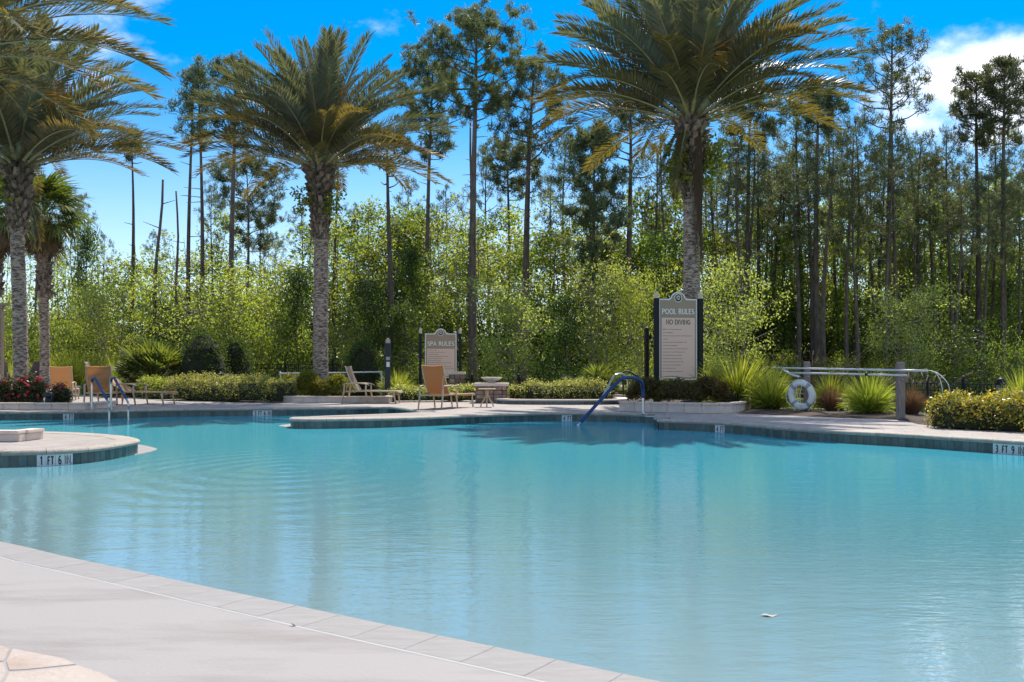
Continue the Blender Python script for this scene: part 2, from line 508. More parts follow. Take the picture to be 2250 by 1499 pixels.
def nrm(a):
    return a / np.maximum(np.linalg.norm(a, axis=-1, keepdims=True), 1e-9)
def leaves(rng, centers, per, spread, size, asp=.5, up=.5, tint_c=None, fold=0.0):
    """Diamond leaves in clumps around the centres."""
    c = np.repeat(np.asarray(centers, float), per, axis=0)
    n = len(c)
    sp = np.asarray(spread)
    p = c + rng.normal(size=(n, 3)) * sp
    nm = nrm(rng.normal(size=(n, 3)) + np.array([0, 0, up]))
    t = nrm(np.cross(nm, rng.normal(size=(n, 3))))
    b = np.cross(nm, t)
    L = size * rng.uniform(.65, 1.25, size=(n, 1))
    v = np.stack([p - t * L * .5, p + b * L * asp * .5 - t * L * .08, p + t * L * .5, p - b * L * asp * .5 - t * L * .08], axis=1)
    tn = rng.uniform(0, 1, n) * .7
    if tint_c is not None:
        tn = tn + np.repeat(tint_c, per)
    else:
        tn = tn + np.repeat(rng.uniform(-.15, .45, len(centers)), per)
    return v, tn
def cat_rom(pts, step=.1, closed=False):
    pts = [Vector((p[0], p[1])) for p in pts]
    res = []
    n = len(pts)
    for i in range(n - 1):
        p0, p1, p2, p3 = pts[max(i - 1, 0)], pts[i], pts[i + 1], pts[min(i + 2, n - 1)]
        k = max(2, int((p2 - p1).length / step))
        for j in range(k):
            t = j / k
            res.append(.5 * ((2 * p1) + (-p0 + p2) * t + (2 * p0 - 5 * p1 + 4 * p2 - p3) * t * t + (-p0 + 3 * p1 - 3 * p2 + p3) * t ** 3))
    res.append(pts[-1])
    return res
def walk(pl, step):
    """Points every `step` along a polyline: list of (pos, tangent)."""
    d = [0.0]
    for i in range(1, len(pl)):
        d.append(d[-1] + (pl[i] - pl[i - 1]).length)
    n = max(1, int(round(d[-1] / step)))
    res, j = [], 0
    for k in range(n + 1):
        s_ = d[-1] * k / n
        while j < len(pl) - 2 and d[j + 1] < s_:
            j += 1
        t = (s_ - d[j]) / max(d[j + 1] - d[j], 1e-9)
        res.append(pl[j].lerp(pl[j + 1], min(max(t, 0), 1)))
    return res
def offs(pl, dist):
    """Offset to the left of the direction of travel."""
    r = []
    for i in range(len(pl)):
        t = (pl[min(i + 1, len(pl) - 1)] - pl[max(i - 1, 0)])
        t = t.normalized() if t.length > 1e-9 else Vector((1, 0))
        r.append(pl[i] + Vector((-t.y, t.x)) * dist)
    return r

# ------------------------------------------------------------------ stroke lettering
def arc(cx, cy, rx, ry, a0, a1, n=10):
    return [(cx + rx * math.cos(R(a0 + (a1 - a0) * i / n)), cy + ry * math.sin(R(a0 + (a1 - a0) * i / n))) for i in range(n + 1)]
GL = {
    'P': (.58, [[(.08, 0), (.08, 1)], [(.08, .97)] + arc(.28, .73, .27, .24, 90, -90) + [(.08, .49)]]),
    'O': (.86, [arc(.43, .5, .37, .47, 90, 450, 22)]),
    'L': (.56, [[(.08, 1), (.08, .04), (.52, .04)]]),
    'R': (.66, [[(.08, 0), (.08, 1)], [(.08, .97)] + arc(.28, .73, .25, .24, 90, -90) + [(.08, .49)], [(.28, .49), (.62, 0)]]),
    'U': (.74, [[(.08, 1), (.08, .34)] + arc(.36, .34, .28, .30, 180, 360) + [(.64, 1)]]),
    'E': (.56, [[(.08, 0), (.08, 1)], [(.08, .96), (.50, .96)], [(.08, .52), (.43, .52)], [(.08, .04), (.52, .04)]]),
    'S': (.54, [arc(.27, .74, .20, .22, 30, 270, 12) + arc(.27, .27, .21, .23, 90, -150, 12)]),
    'A': (.70, [[(.03, 0), (.35, 1), (.67, 0)], [(.16, .34), (.54, .34)]]),
    'N': (.74, [[(.08, 0), (.08, 1), (.66, 0), (.66, 1)]]),
    'D': (.72, [[(.08, .03), (.08, .97)] + arc(.28, .5, .37, .47, 90, -90, 14) + [(.08, .03)]]),
    'I': (.26, [[(.13, 0), (.13, 1)]]),
    'V': (.68, [[(.03, 1), (.34, 0), (.65, 1)]]),
    'G': (.74, [arc(.38, .5, .33, .47, 50, 320, 18) + [(.66, .22), (.66, .46), (.44, .46)]]),
    'F': (.52, [[(.08, 0), (.08, 1)], [(.08, .95), (.50, .95)], [(.08, .52), (.42, .52)]]),
    'T': (.56, [[(.28, 0), (.28, .95)], [(.0, .95), (.56, .95)]]),
    '1': (.36, [[(.05, .80), (.22, .97), (.22, 0)]]),
    '3': (.54, [arc(.25, .74, .21, .22, 150, -90, 12) + arc(.25, .27, .23, .24, 90, -150, 12)]),
    '4': (.56, [[(.42, 0), (.42, .97), (.04, .30), (.56, .30)]]),
    '6': (.54, [[(.44, .92)] + arc(.36, .5, .30, .46, 100, 180, 6) + arc(.28, .28, .22, .25, 180, 540, 16)]),
    '9': (.54, [[(.10, .06)] + arc(.20, .5, .30, .46, -80, 0, 6) + arc(.27, .70, .22, .25, 0, 360, 16)]),
    '.': (.20, [[(.10, 0), (.10, .12)]]),
    ' ': (.34, []),
}
def ribbon(mb, pl, wd, z, tr):
    pl = [Vector(p) for p in pl]
    q = [pl[0]]
    for p in pl[1:]:
        if (p - q[-1]).length > 1e-5:
            q.append(p)
    pl = q
    n = len(pl)
    if n < 2:
        return
    closed = (pl[0] - pl[-1]).length < 1e-4
    vs_, fs = [], []
    for i in range(n):
        a = pl[i] - pl[i - 1] if i > 0 else (pl[0] - pl[-2] if closed else pl[1] - pl[0])
        b = pl[i + 1] - pl[i] if i < n - 1 else (pl[1] - pl[0] if closed else pl[-1] - pl[-2])
        a, b = a.normalized(), b.normalized()
        t = a + b
        t = t.normalized() if t.length > .1 else b
        nn = Vector((-t.y, t.x))
        k = wd / 2 / max(.42, abs(nn.dot(Vector((-a.y, a.x)))))
        vs_ += [tr(pl[i] + nn * k, z), tr(pl[i] - nn * k, z)]
    for i in range(n - 1):
        fs.append((2 * i, 2 * i + 1, 2 * i + 3, 2 * i + 2))
    mb.add(vs_, fs)
def text(mb, s_, x, y, h, wd, tr, xs=1.0, serif=0.0, sp=.12, width=None):
    tot = sum(GL[c][0] + sp for c in s_) - sp
    if width:
        xs = width / (tot * h)
    x0 = x - tot * h * xs / 2
    z = 0.0
    for c in s_:
        wg, st = GL[c]
        for l in st:
            z += .00004
            ribbon(mb, [(x0 + p[0] * h * xs, y + p[1] * h) for p in l], wd, z, tr)
            if serif:
                for e in (l[0], l[-1]):
                    if c in 'PLRUENIFAVD' and (abs(e[1]) < .01 or abs(e[1] - 1) < .01):
                        z += .00004
                        ex, ey = x0 + e[0] * h * xs, y + e[1] * h
                        ribbon(mb, [(ex - serif, ey), (ex + serif, ey)], wd * .45, z, tr)
        x0 += (wg + sp) * h * xs

# ================================================================== THE SETTING
DZ = 0.20
def w0(l):
    return [P(a, b, 0.0).to_2d() for a, b in l]
def w2(l):
    return [P(a, b, DZ).to_2d() for a, b in l]
left_edge = cat_rom(w0([(-420, 926), (-260, 925), (-100, 924), (0, 923), (170, 921.5), (290, 918.5), (400, 915.5), (600, 913.5), (760, 911.5), (860, 910)]) + w2([(930, 904.2)]), .12)
pen_edge = cat_rom(w2([(945, 905), (915, 906.5), (840, 909.6), (740, 912.8), (675, 915.6)]) + w0([(646, 937), (640, 939.5), (648, 941.5), (690, 942), (760, 941), (840, 939.4), (960, 935), (1080, 929), (1180, 926), (1262, 925.3), (1330, 926.5), (1395, 928.5), (1439, 930)]), .08)
side_edge = walk(w0([(1440.5, 930.6), (1446, 943)]), .1)
right_edge = cat_rom(w0([(1448, 943.8), (1500, 945.8), (1572, 949.5), (1650, 955.5), (1727, 964), (1850, 973), (2000, 982), (2120, 991), (2250, 1000.5), (2420, 1014), (2700, 1036), (3300, 1090), (4300, 1190)]), .12)
isle_edge = cat_rom(w0([(-900, 1053), (-500, 1042), (-200, 1033), (0, 1026.5), (70, 1024.8), (140, 1021.5), (200, 1016), (250, 1008.5), (285, 1001), (301, 995.5)]) + w2([(276, 959), (258, 956.6), (168, 950.5), (0, 946), (-300, 943), (-900, 941)]), .08)
near_edge = cat_rom(w0([(-2600, 960), (-1400, 1010), (-700, 1078), (-300, 1139), (0, 1195.5), (137, 1227.5), (269, 1255.5), (479, 1301.5), (685, 1345.5), (831, 1377), (1100, 1433), (1410, 1499), (1800, 1583), (2400, 1712), (3400, 1950)]), .1)

# water: one sheet, land stands in it
mb = MB()
mb.add([(-45, -14, 0), (45, -14, 0), (45, 3, 0), (14, 11.5, 0), (9, 14.6, 0), (7.5, 17.5, 0), (6, 20, 0), (4.5, 23, 0), (2, 26, 0), (-45, 26.5, 0)], [tuple(range(10))])
tag(mb.build('pool_water', M['water']), 'rippled turquoise swimming pool water', kind='structure')
mb = MB()
mb.add([(-45, -14, -1.15), (45, -14, -1.15), (45, 30, -1.15), (-45, 30, -1.15)], [(0, 1, 2, 3)])
tag(mb.build('pool_floor', M['plaster']), 'pale plaster floor of the swimming pool', kind='structure')

# ground: one sheet to the horizon, sunk under the pool and dropping behind the beds
xs = np.concatenate([np.array([-900, -400, -200, -120]), np.linspace(-80, 80, 65), np.array([120, 200, 400, 900])])
ys = np.concatenate([np.array([-60, -20]), np.linspace(-4, 100, 79), np.array([130, 200, 400, 900, 1600])])
def back_y(x):
    # where the deck ends and the garden begins
    if x < -9: return 36.5
    if x < 1: return 31.5
    if x < 6.0: return 31.5 - (x - 1) * 2.1
    return max(21.0 - (x - 6.0) * 1.5, 2)
def ground_z(x, y):
    b = back_y(x)
    if y < b + 1: return -1.3
    t = min((y - b - 1) / 1.5, 1)
    z = -1.3 + t * 0.9
    far = max(0, min((y - 45) / 25, 1))
    return z + far * .45 + (.06 * math.sin(x * .7) * math.cos(y * .5) if y > b + 3 else 0)
gv = [(x, y, ground_z(x, y)) for y in ys for x in xs]
nx = len(xs)
gf = [(j * nx + i, j * nx + i + 1, (j + 1) * nx + i + 1, (j + 1) * nx + i) for j in range(len(ys) - 1) for i in range(nx - 1)]
tag(MB().add(gv, gf).build('ground', M['soil'], smooth=True), 'grassy ground behind the pool running back under the woods', kind='structure')

# far deck
front = offs(left_edge, .28) + offs(pen_edge, .28) + [side_edge[0] + Vector((.28, .28)), side_edge[-1] + Vector((.30, .20))] + offs(right_edge, .28)[1:]
back = [Vector(p) for p in ((40, 4), (14.5, 12.5), (9.6, 15.4), (8.6, 17.5), (8.4, 19.5), (6.8, 21.0), (5.6, 22.6), (4.9, 24.5), (3.2, 28.5), (1, 31.5), (-8, 31.5), (-9.5, 37), (-40, 37))]
mb = MB()
mb.prism([(p.x, p.y) for p in front + back], -1.3, DZ - .003)
tag(mb.build('pool_deck', M['deck']), 'pale stamped concrete pool deck along the far side', kind='structure')
tag(MB().prism([(p.x, p.y) for p in offs(isle_edge, .28)], -1.3, DZ - .003).build('pool_deck', M['deck']), 'pale paved deck tongue reaching into the pool on the left', kind='structure')

COPING_P = [(-.035, .150), (-.045, .168), (-.035, .190), (-.012, .2005), (.283, .2005), (.283, .140), (-.03, .140)]
def coping_run(pl, length, parent, z=0.0):
    pts = walk(pl, length)
    fine = walk(pl, length / 4)
    nrmv = offs(fine, 1.0)
    n = len(pts) - 1
    for i in range(n):
        seg = fine[i * 4:i * 4 + 5]
        sn = nrmv[i * 4:i * 4 + 5]
        if len(seg) < 5:
            continue
        mid = seg[2]
        if mid.y < .5 or abs(F * mid.x / mid.y) > 1500:
            continue
        mb = MB()
        k = len(COPING_P)
        for j in range(5):
            c, nn = seg[j], (sn[j] - seg[j])
            tg = Vector((nn.y, -nn.x))
            c = c + tg * (.003 if j == 0 else (-.003 if j == 4 else 0))
            dz = random.uniform(-.0015, .0015) if j == 0 else dz
            for (a, b) in COPING_P:
                q = c + nn * a
                mb.v.append((q.x - mid.x, q.y - mid.y, b + dz + z))
        for j in range(4):
            for q in range(k):
                mb.f.append((j * k + q, j * k + (q + 1) % k, (j + 1) * k + (q + 1) % k, (j + 1) * k + q))
        mb.f.append(tuple(range(k - 1, -1, -1)))
        mb.f.append(tuple(4 * k + q for q in range(k)))
        mb.m = [0] * len(mb.f)
        o_ = mb.build('coping_stone', M['coping'], parent, loc=(mid.x, mid.y, 0))
        o_.data.polygons.foreach_set('use_smooth', [True] * len(o_.data.polygons))
        o_.data.set_sharp_from_angle(angle=R(50))

tile_mb = MB().box((0, 0, 0), (.144, .012, .146))
def tiled_wall(name, pl, label, markers=(), lim=(-120, 2380), tiles=True, pitch=.118):
    """Pool wall: grout-coloured body, one row of waterline tiles (each its own piece) and white depth markers."""
    body = MB()
    inn = offs(pl, .28)
    k = len(pl)
    body.v = [(p.x, p.y, -1.2) for p in pl] + [(p.x, p.y, .14) for p in pl] + [(p.x, p.y, .14) for p in inn] + [(p.x, p.y, -1.2) for p in inn]
    for i in range(k - 1):
        for a in range(3):
            body.f.append((a * k + i, a * k + i + 1, (a + 1) * k + i + 1, (a + 1) * k + i))
    body.m = [0] * len(body.f)
    root = tag(body.build(name, M['plaster']), label, kind='structure')
    if not tiles:
        return root
    gb = MB()
    go = offs(pl, -.004)
    gb.v = [(p.x, p.y, -.30) for p in go] + [(p.x, p.y, .139) for p in go]
    gb.f = [(i, i + 1, k + i + 1, k + i) for i in range(k - 1)]
    gb.m = [0] * len(gb.f)
    gb.build('grout_band', M['grout'], root)
    pts = walk(pl, pitch)
    sx = pitch / .15
    queue = []
    for mk in markers:
        queue.append(list(mk))
    cur = None
    for i in range(len(pts) - 1):
        c = (pts[i] + pts[i + 1]) / 2
        t = (pts[i + 1] - pts[i]).normalized()
        if c.y < 1:
            continue
        px = CX + F * c.x / c.y
        if px < lim[0] or px > lim[1]:
            continue
        nn = Vector((-t.y, t.x))
        if nn.y < -.25:          # faces away from the photograph: behind the peninsula
            continue
        ang = math.atan2(t.y, t.x)
        if cur is None and queue and px >= queue[0][0] and px < queue[0][0] + 30:
            cur = list(queue.pop(0)[1])
        pos = c - nn * .010
        if cur is not None:
            chars = cur.pop(0)
            o_ = link('marker_tile', TILEW, root, (pos.x, pos.y, .066), (0, 0, ang), (sx, 1, 1))
            o_['label'] = 'white depth marker tile reading ' + chars
            lm = MB()
            tr = lambda p, z: Vector((p.x, -.0075 - z, p.y))
            text(lm, chars, 0, -.054, .104, .021 if len(chars) < 3 else .018, tr, xs=1.0, sp=.16, width=.045 if len(chars) == 1 else (.100 if len(chars) == 2 else .126))
            lm.build('lettering', M['ink'], o_)
            if not cur:
                cur = None
        else:
            link('tile', TILE_ME, root, (pos.x, pos.y, .066 + random.uniform(-.001, .001)), (random.uniform(-.02, .02), 0, ang + random.uniform(-.012, .012)), (sx, 1, 1))
    return root
_t = tile_mb.build('tile', M['tile'])
TILE_ME = _t.data
bpy.data.objects.remove(_t)
_t = MB().box((0, 0, 0), (.148, .013, .148)).build('marker', M['tile_white'])
TILEW = _t.data
bpy.data.objects.remove(_t)
wl = tiled_wall('pool_wall', left_edge, 'far left pool wall with a row of teal waterline tiles', [(142, ['4', 'FT']), (554, ['3', 'FT', '6', 'IN'])], lim=(-60, 950))
coping_run(left_edge, .62, wl)
wp = tiled_wall('pool_wall', pen_edge, 'tiled wall round the deck tongue in the middle of the pool', [(1230, ['4', 'FT'])], lim=(600, 1445))
coping_run(pen_edge, .55, wp)
wsd = tiled_wall('pool_wall', side_edge, 'short tiled side wall beside the pool steps', lim=(1400, 1500))
coping_run([side_edge[0], side_edge[-1] + Vector((0, .3))], .6, wsd)
wr = tiled_wall('pool_wall', right_edge, 'right hand pool wall with large teal waterline tiles', [(1570, ['4', 'FT']), (2177, ['3', 'FT', '9', 'IN'])], lim=(1400, 2330), pitch=.112)
coping_run(right_edge, .60, wr)
wi = tiled_wall('pool_wall', isle_edge, 'curved tiled wall of the deck tongue at the left edge', [(72, ['1', 'FT', '6', 'IN.'])], lim=(-70, 340), pitch=.102)
coping_run(isle_edge, .50, wi)

# pale underwater ledges just awash at the two tongue tips and steps by the blue rail
def ledge(pxs, label):
    pl = [P(a, b, 0.0) for a, b in pxs]
    tag(MB().prism([(p.x, p.y) for p in pl], -.35, .006).build('pool_ledge', M['near_coping']), label, kind='structure')
ledge([(296, 1000.5), (312, 997.5), (330, 993.5), (343, 989.3), (346, 987.3), (338, 984.5), (322, 980.5), (304, 977.5), (285, 985)], 'pale shallow ledge at the tip of the left deck tongue')
ledge([(611, 936.2), (618, 934.6), (640, 932), (655, 936), (648, 940), (630, 939)], 'pale shallow ledge at the tip of the middle deck tongue')

# near deck: concrete, one row of coping pieces, light sealant line between
nc = offs(near_edge, -.245)
nd = [(p.x, p.y) for p in nc] + [(nc[-1].x + 30, nc[-1].y - 20), (0, -40), (-40, -20), (nc[0].x - 20, nc[0].y)]
near_deck = tag(MB().prism(nd[::-1], -.6, .017).build('near_deck', M['near_deck']), 'pale smooth concrete deck in the foreground', kind='structure')
mb = MB()
a_, b_ = offs(near_edge, -.2465), offs(near_edge, -.262)
mb.v = [(p.x, p.y, .0182) for p in a_] + [(p.x, p.y, .0178) for p in b_]
k = len(a_)
mb.f = [(i, k + i, k + i + 1, i + 1) for i in range(k - 1)]
mb.m = [0] * len(mb.f)
mb.build('sealant_joint', M['sealant'], near_deck)
mb = MB()
mb.v = [(p.x, p.y, -.5) for p in near_edge] + [(p.x, p.y, .006) for p in near_edge] + [(p.x, p.y, .006) for p in nc]
k = len(near_edge)
for i in range(k - 1):
    mb.f += [(k + i, k + i + 1, i + 1, i), (2 * k + i, 2 * k + i + 1, k + i + 1, k + i)]
mb.m = [0] * len(mb.f)
mb.build('edge_bed', M['near_coping'], near_deck)
pts = walk(near_edge, .305)
inn = offs(pts, -.246)
for i in range(len(pts) - 1):
    c = (pts[i] + inn[i + 1]) / 2
    if c.y < .8 or abs(F * c.x / c.y) > 1500:
        continue
    t = (pts[i + 1] - pts[i]).normalized() * .0003
    q = [pts[i] + t, pts[i + 1] - t, inn[i + 1] - t, inn[i] + t]
    zt = .0185 + random.uniform(-.0006, .0006)
    m_ = MB()
    m_.v = [(p.x - c.x, p.y - c.y, z) for z in (.006, zt - .003) for p in q] + [(p.x * 1 - c.x + (c.x - p.x) * .012, p.y - c.y + (c.y - p.y) * .012, zt) for p in q]
    m_.f = [(3, 2, 1, 0)] + [(b + j, b + 4 + j, b + 4 + (j + 1) % 4, b + (j + 1) % 4)[::-1] for b in (0, 4) for j in range(4)] + [(8, 9, 10, 11)]
    m_.f = [f_[::-1] for f_ in m_.f]
    m_.m = [0] * len(m_.f)
    m_.build('coping_stone', M['near_coping'], near_deck, loc=(c.x, c.y, 0))
# tan flagstones let into the near deck at the lower left corner
for poly in ([(-260, 1395), (-30, 1408), (22, 1424), (8, 1452), (-260, 1447)], [(14, 1453), (28, 1425), (88, 1436), (140, 1446), (166, 1459), (60, 1470), (20, 1472)],
             [(-260, 1452), (6, 1456), (14, 1476), (-4, 1512), (-260, 1512)], [(20, 1477), (64, 1474), (172, 1462), (220, 1477), (268, 1502), (274, 1520), (2, 1516)]):
    pl = [P(a, b, .02) for a, b in poly]
    cc = sum(pl, Vector()) / len(pl)
    MB().prism([((p.x - cc.x) * .996, (p.y - cc.y) * .996) for p in pl][::-1], 0.012, .0195).build('flagstone', M['flag'], near_deck, loc=(cc.x, cc.y, 0))

# mulch beds behind the deck (mounded strips that fall away at the back)
def bed(name, fr, direction, label, prof=((0, .19), (.12, .225), (.6, .26), (1.6, .27), (2.6, .22), (4.2, -.05), (6, -.5))):
    d = Vector(direction).normalized()
    pl = cat_rom(fr, .35)
    k = len(pl)
    mb = MB()
    for s_, z in prof:
        for p in pl:
            q = p + d * s_
            zz = z + (random.uniform(-.02, .02) if s_ > .05 else 0)
            j = random.uniform(-.04, .04)
            mb.v.append((q.x, q.y + j, zz))
    for r in range(len(prof) - 1):
        for i in range(k - 1):
            mb.f.append((r * k + i, r * k + i + 1, (r + 1) * k + i + 1, (r + 1) * k + i))
    mb.m = [0] * len(mb.f)
    return tag(mb.build(name, M['mulch'], smooth=True), label, kind='structure')
bed('mulch_bed', w2([(1618, 908.5), (1700, 912), (1778, 915.5), (1850, 918.5), (1944, 921), (1990, 925), (2015, 932), (2060, 937), (2106, 941), (2250, 950), (2420, 962), (2800, 990)]), (.75, 1), 'dark brown mulch bed under the grasses on the right')
bed('mulch_bed', w2([(1355, 890), (1420, 893), (1500, 894), (1600, 897), (1650, 898)]), (.35, 1), 'mulch bed inside the right planter', ((0, .3), (.4, .33), (1.5, .34), (2.5, .3), (4.5, -.1), (6, -.5)))
bed('mulch_bed', w2([(330, 875), (420, 877.5), (560, 881), (620, 880), (720, 879), (850, 879), (1000, 878.5), (1150, 877.5), (1260, 877.5), (1360, 879)]), (0, 1), 'mulch bed under the low hedge in the middle')
bed('mulch_bed', w2([(-300, 866), (0, 866), (165, 866.5), (250, 868), (340, 872)]), (0, 1), 'mulch bed beyond the left deck')
terrace = tag(MB().prism([(-36, 37.6), (-12.5, 37.6), (-12.5, 44), (-36, 44)], -.6, .48).build('terrace', M['deck']), 'raised pale terrace behind the left shrubs', kind='structure')

# ================================================================== OBJECTS ON THE DECK
def planter(label, base_px, height, depth, z0=DZ, blk=.42, right_return=True):
    """Low block wall with overhanging cap stones round a raised bed."""
    fr = [P(a, b, z0).to_2d() for a, b in base_px]
    pl = cat_rom(fr, .1) if len(fr) > 2 else walk(fr, .1)
    root = thing('planter', label, 'planter', (pl[0].x, pl[0].y, z0))
    O = Vector((pl[0].x, pl[0].y))
    # front run and a return along the right hand end
    runs = [pl]
    t = (pl[-1] - pl[-2]).normalized()
    if right_return:
        runs.append([pl[-1] + Vector((-t.y, t.x)) * (.15 + .1 * i) for i in range(int(depth / .1))])
    for ri, run in enumerate(runs):
        pts = walk(run, blk)
        for i in range(len(pts) - 1):
            a, b = pts[i], pts[i + 1]
            c = (a + b) / 2
            tt = (b - a).normalized()
            n_ = Vector((-tt.y, tt.x))
            ang = math.atan2(tt.y, tt.x)
            L = (b - a).length
            p = c + n_ * .075 - O
            m_ = MB().box((0, 0, 0), (L - .005, .15, height - .055))
            m_.build('block', M['planter'], root, loc=(p.x, p.y, (height - .055) / 2), bevel=.006).rotation_euler = (0, 0, ang)
            p = c + n_ * .08 - O
            m_ = MB().box((0, 0, 0), (L - .004, .22, .05))
            m_.build('cap_stone', M['planter'], root, loc=(p.x, p.y, height - .028 + random.uniform(-.001, .001)), bevel=.012).rotation_euler = (0, 0, ang)
    return root
planter('long low pale block planter at the foot of the middle date palm', [(594, 883.5), (660, 885), (750, 885.5), (856, 885.5)], .20, 1.2)
planter('pale stone planter with large blocks under the pool rules sign', [(1360, 904), (1420, 905.5), (1500, 907.5), (1580, 908.5), (1628, 906), (1650, 900)], .24, .2)
planter('small pale planter wall just behind the steel spa rail', [(1346, 881.5), (1402, 882.5)], .21, .5)
planter('low pink toned planter wall in front of the red roses', [(-260, 899), (-100, 900), (60, 900.8), (187, 901)], .18, 1.6)
planter('small raised planter corner on the left deck tongue', [(-140, 969), (-50, 970), (42, 970.8)], .155, .55)

# --- reclining chaise lounges
def chaise(label, px, py, rz, back=62, z=DZ, mats=('sling', 'tan_frame'), group=None):
    loc = P(px, py, z) if py > 840 else None
    root = thing('chaise_lounge', label, 'chaise lounge', loc, rz, group)
    sm, fm = M[mats[0]], M[mats[1]]
    hz, W, L, BL = .36, .60, 1.22, .78
    th = R(back)
    def sling(pts, nm):
        m_ = MB()
        k = len(pts)
        for s_ in (0, .012):
            for (x, zz) in pts:
                for j in range(5):
                    y = (j / 4 - .5) * W
                    m_.v.append((x, y, zz - s_ - .022 * (1 - (2 * j / 4 - 1) ** 2)))
        for s_ in range(2):
            for i in range(k - 1):
                for j in range(4):
                    a = s_ * k * 5 + i * 5 + j
                    q = (a, a + 1, a + 6, a + 5)
                    m_.f.append(q if s_ == 0 else q[::-1])
        m_.m = [0] * len(m_.f)
        m_.build(nm, sm, root, smooth=True)
    sling([(x, hz + .02 + (.015 * math.sin(x * 5))) for x in np.linspace(0, L, 8)] + [(L + .05, hz - .03)], 'seat')
    bp_ = lambda s_: (-math.cos(th) * s_ - .04 * math.sin(s_ / BL * 3.1), hz + .03 + math.sin(th) * s_)
    bpts = [bp_(s_) for s_ in np.linspace(0, BL, 9)]
    sling(bpts + [(bpts[-1][0] - .05, bpts[-1][1] - .01)], 'backrest')
    for sy in (-1, 1):
        y = sy * (W / 2 + .018)
        MB().tube([(x_, y, z_) for x_, z_ in bpts], .019, 6).build('back_rail', fm, root, smooth=True)
        MB().tube([(-.35, y, hz - .015), (0, y, hz), (.7, y, hz), (L, y, hz), (L + .06, y, hz - .04)], .022, 6).build('seat_rail', fm, root, smooth=True)
        yo = sy * (W / 2 + .045)
        for (x0, x1) in ((-.34, -.42), (.30, .36), (L - .10, L - .04)):
            top = hz + (.21 if x0 < .5 else 0)
            if x0 < .5:
                pts = [(x0, yo, top), (x0 - .01, yo, hz), (x1, yo, 0)]
            else:
                pts = [(x0, yo - sy * .02, hz), (x0 + .02, yo - sy * .02, hz * .5), (x1, yo - sy * .02, 0)]
            MB().tube(pts, [.026, .026, .021], 6).build('leg', fm, root, smooth=True)
        MB().tube([(-.40, yo, hz + .195), (-.30, yo, hz + .225), (.05, yo, hz + .235), (.32, yo, hz + .215), (.40, yo, hz + .17)], [.022, .03, .034, .03, .02], 8, flat=.5).build('armrest', fm, root, smooth=True)
    MB().tube([(-.355, -W / 2 - .04, hz - .015), (-.355, W / 2 + .04, hz - .015)], .018, 6).build('cross_bar', fm, root)
    MB().tube([(L - .05, -W / 2, hz - .03), (L - .05, W / 2, hz - .03)], .018, 6).build('cross_bar', fm, root)
    MB().tube([(-.30, -W / 2 + .02, hz - .01), (bpts[5][0], -W / 2 + .02, bpts[5][1])], .012, 5).build('prop', fm, root)
    return root
g = 'chaise lounges standing round the pool deck'
chaise('tan chaise with orange back seen from behind beside the side table', 964, 898, R(62), 68, group=g)
chaise('pale mesh chaise facing right in front of the middle palm planter', 788, 886, R(-4), 66, mats=('sling_pale', 'tan_frame'), group=g)
chaise('orange backed chaise half hidden behind the roses and bollard light', 137, 880, R(108), 66, mats=('sling_lit', 'tan_frame'), group=g)
chaise('tan chaise seen from behind between the two blue ladder rails', 222, 891, R(102), 66, mats=('sling_lit', 'tan_frame'), group=g)
chaise('low reclined tan chaise with its foot end right of the ladder rails', 285, 889, R(-6), 30, mats=('sling_lit', 'tan_frame'), group=g)
for lab, px, d, rz in (('dark brown chaise on the terrace in front of the tall grass', 212, 38.6, R(12)), ('grey chaise on the terrace just right of the left palm trunk', 72, 38.4, R(160)), ('brown chaise on the terrace at the left picture edge', 4, 38.6, R(100))):
    c = chaise(lab, 200, 900, rz, 58, mats=('sling_grey', 'grey_frame'), group=g)
    c.location = A(px, d, .48)

# --- side table
p = P(1070, 894, DZ)
t_ = thing('side_table', 'small tan side table with curved pedestal legs beside the orange chaise', 'table', p)
MB().box((0, 0, .475), (.46, .46, .03)).build('table_top', M['tan_frame'], t_, bevel=.008)
MB().tube([(0, 0, .46), (0, 0, .27)], [.05, .032], 8).build('pedestal', M['tan_frame'], t_, smooth=True)
for a in (30, 150, 270):
    ca, sa = math.cos(R(a)), math.sin(R(a))
    MB().tube([(0, 0, .46), (ca * .03, sa * .03, .32), (ca * .08, sa * .08, .2), (ca * .17, sa * .17, .09), (ca * .20, sa * .20, 0)], .02, 6).build('leg', M['tan_frame'], t_, smooth=True)
c = t_
dup(t_, P(846, 873, DZ + .02), .4, 1.0, 'tan side table half hidden behind the pale mesh chaise')

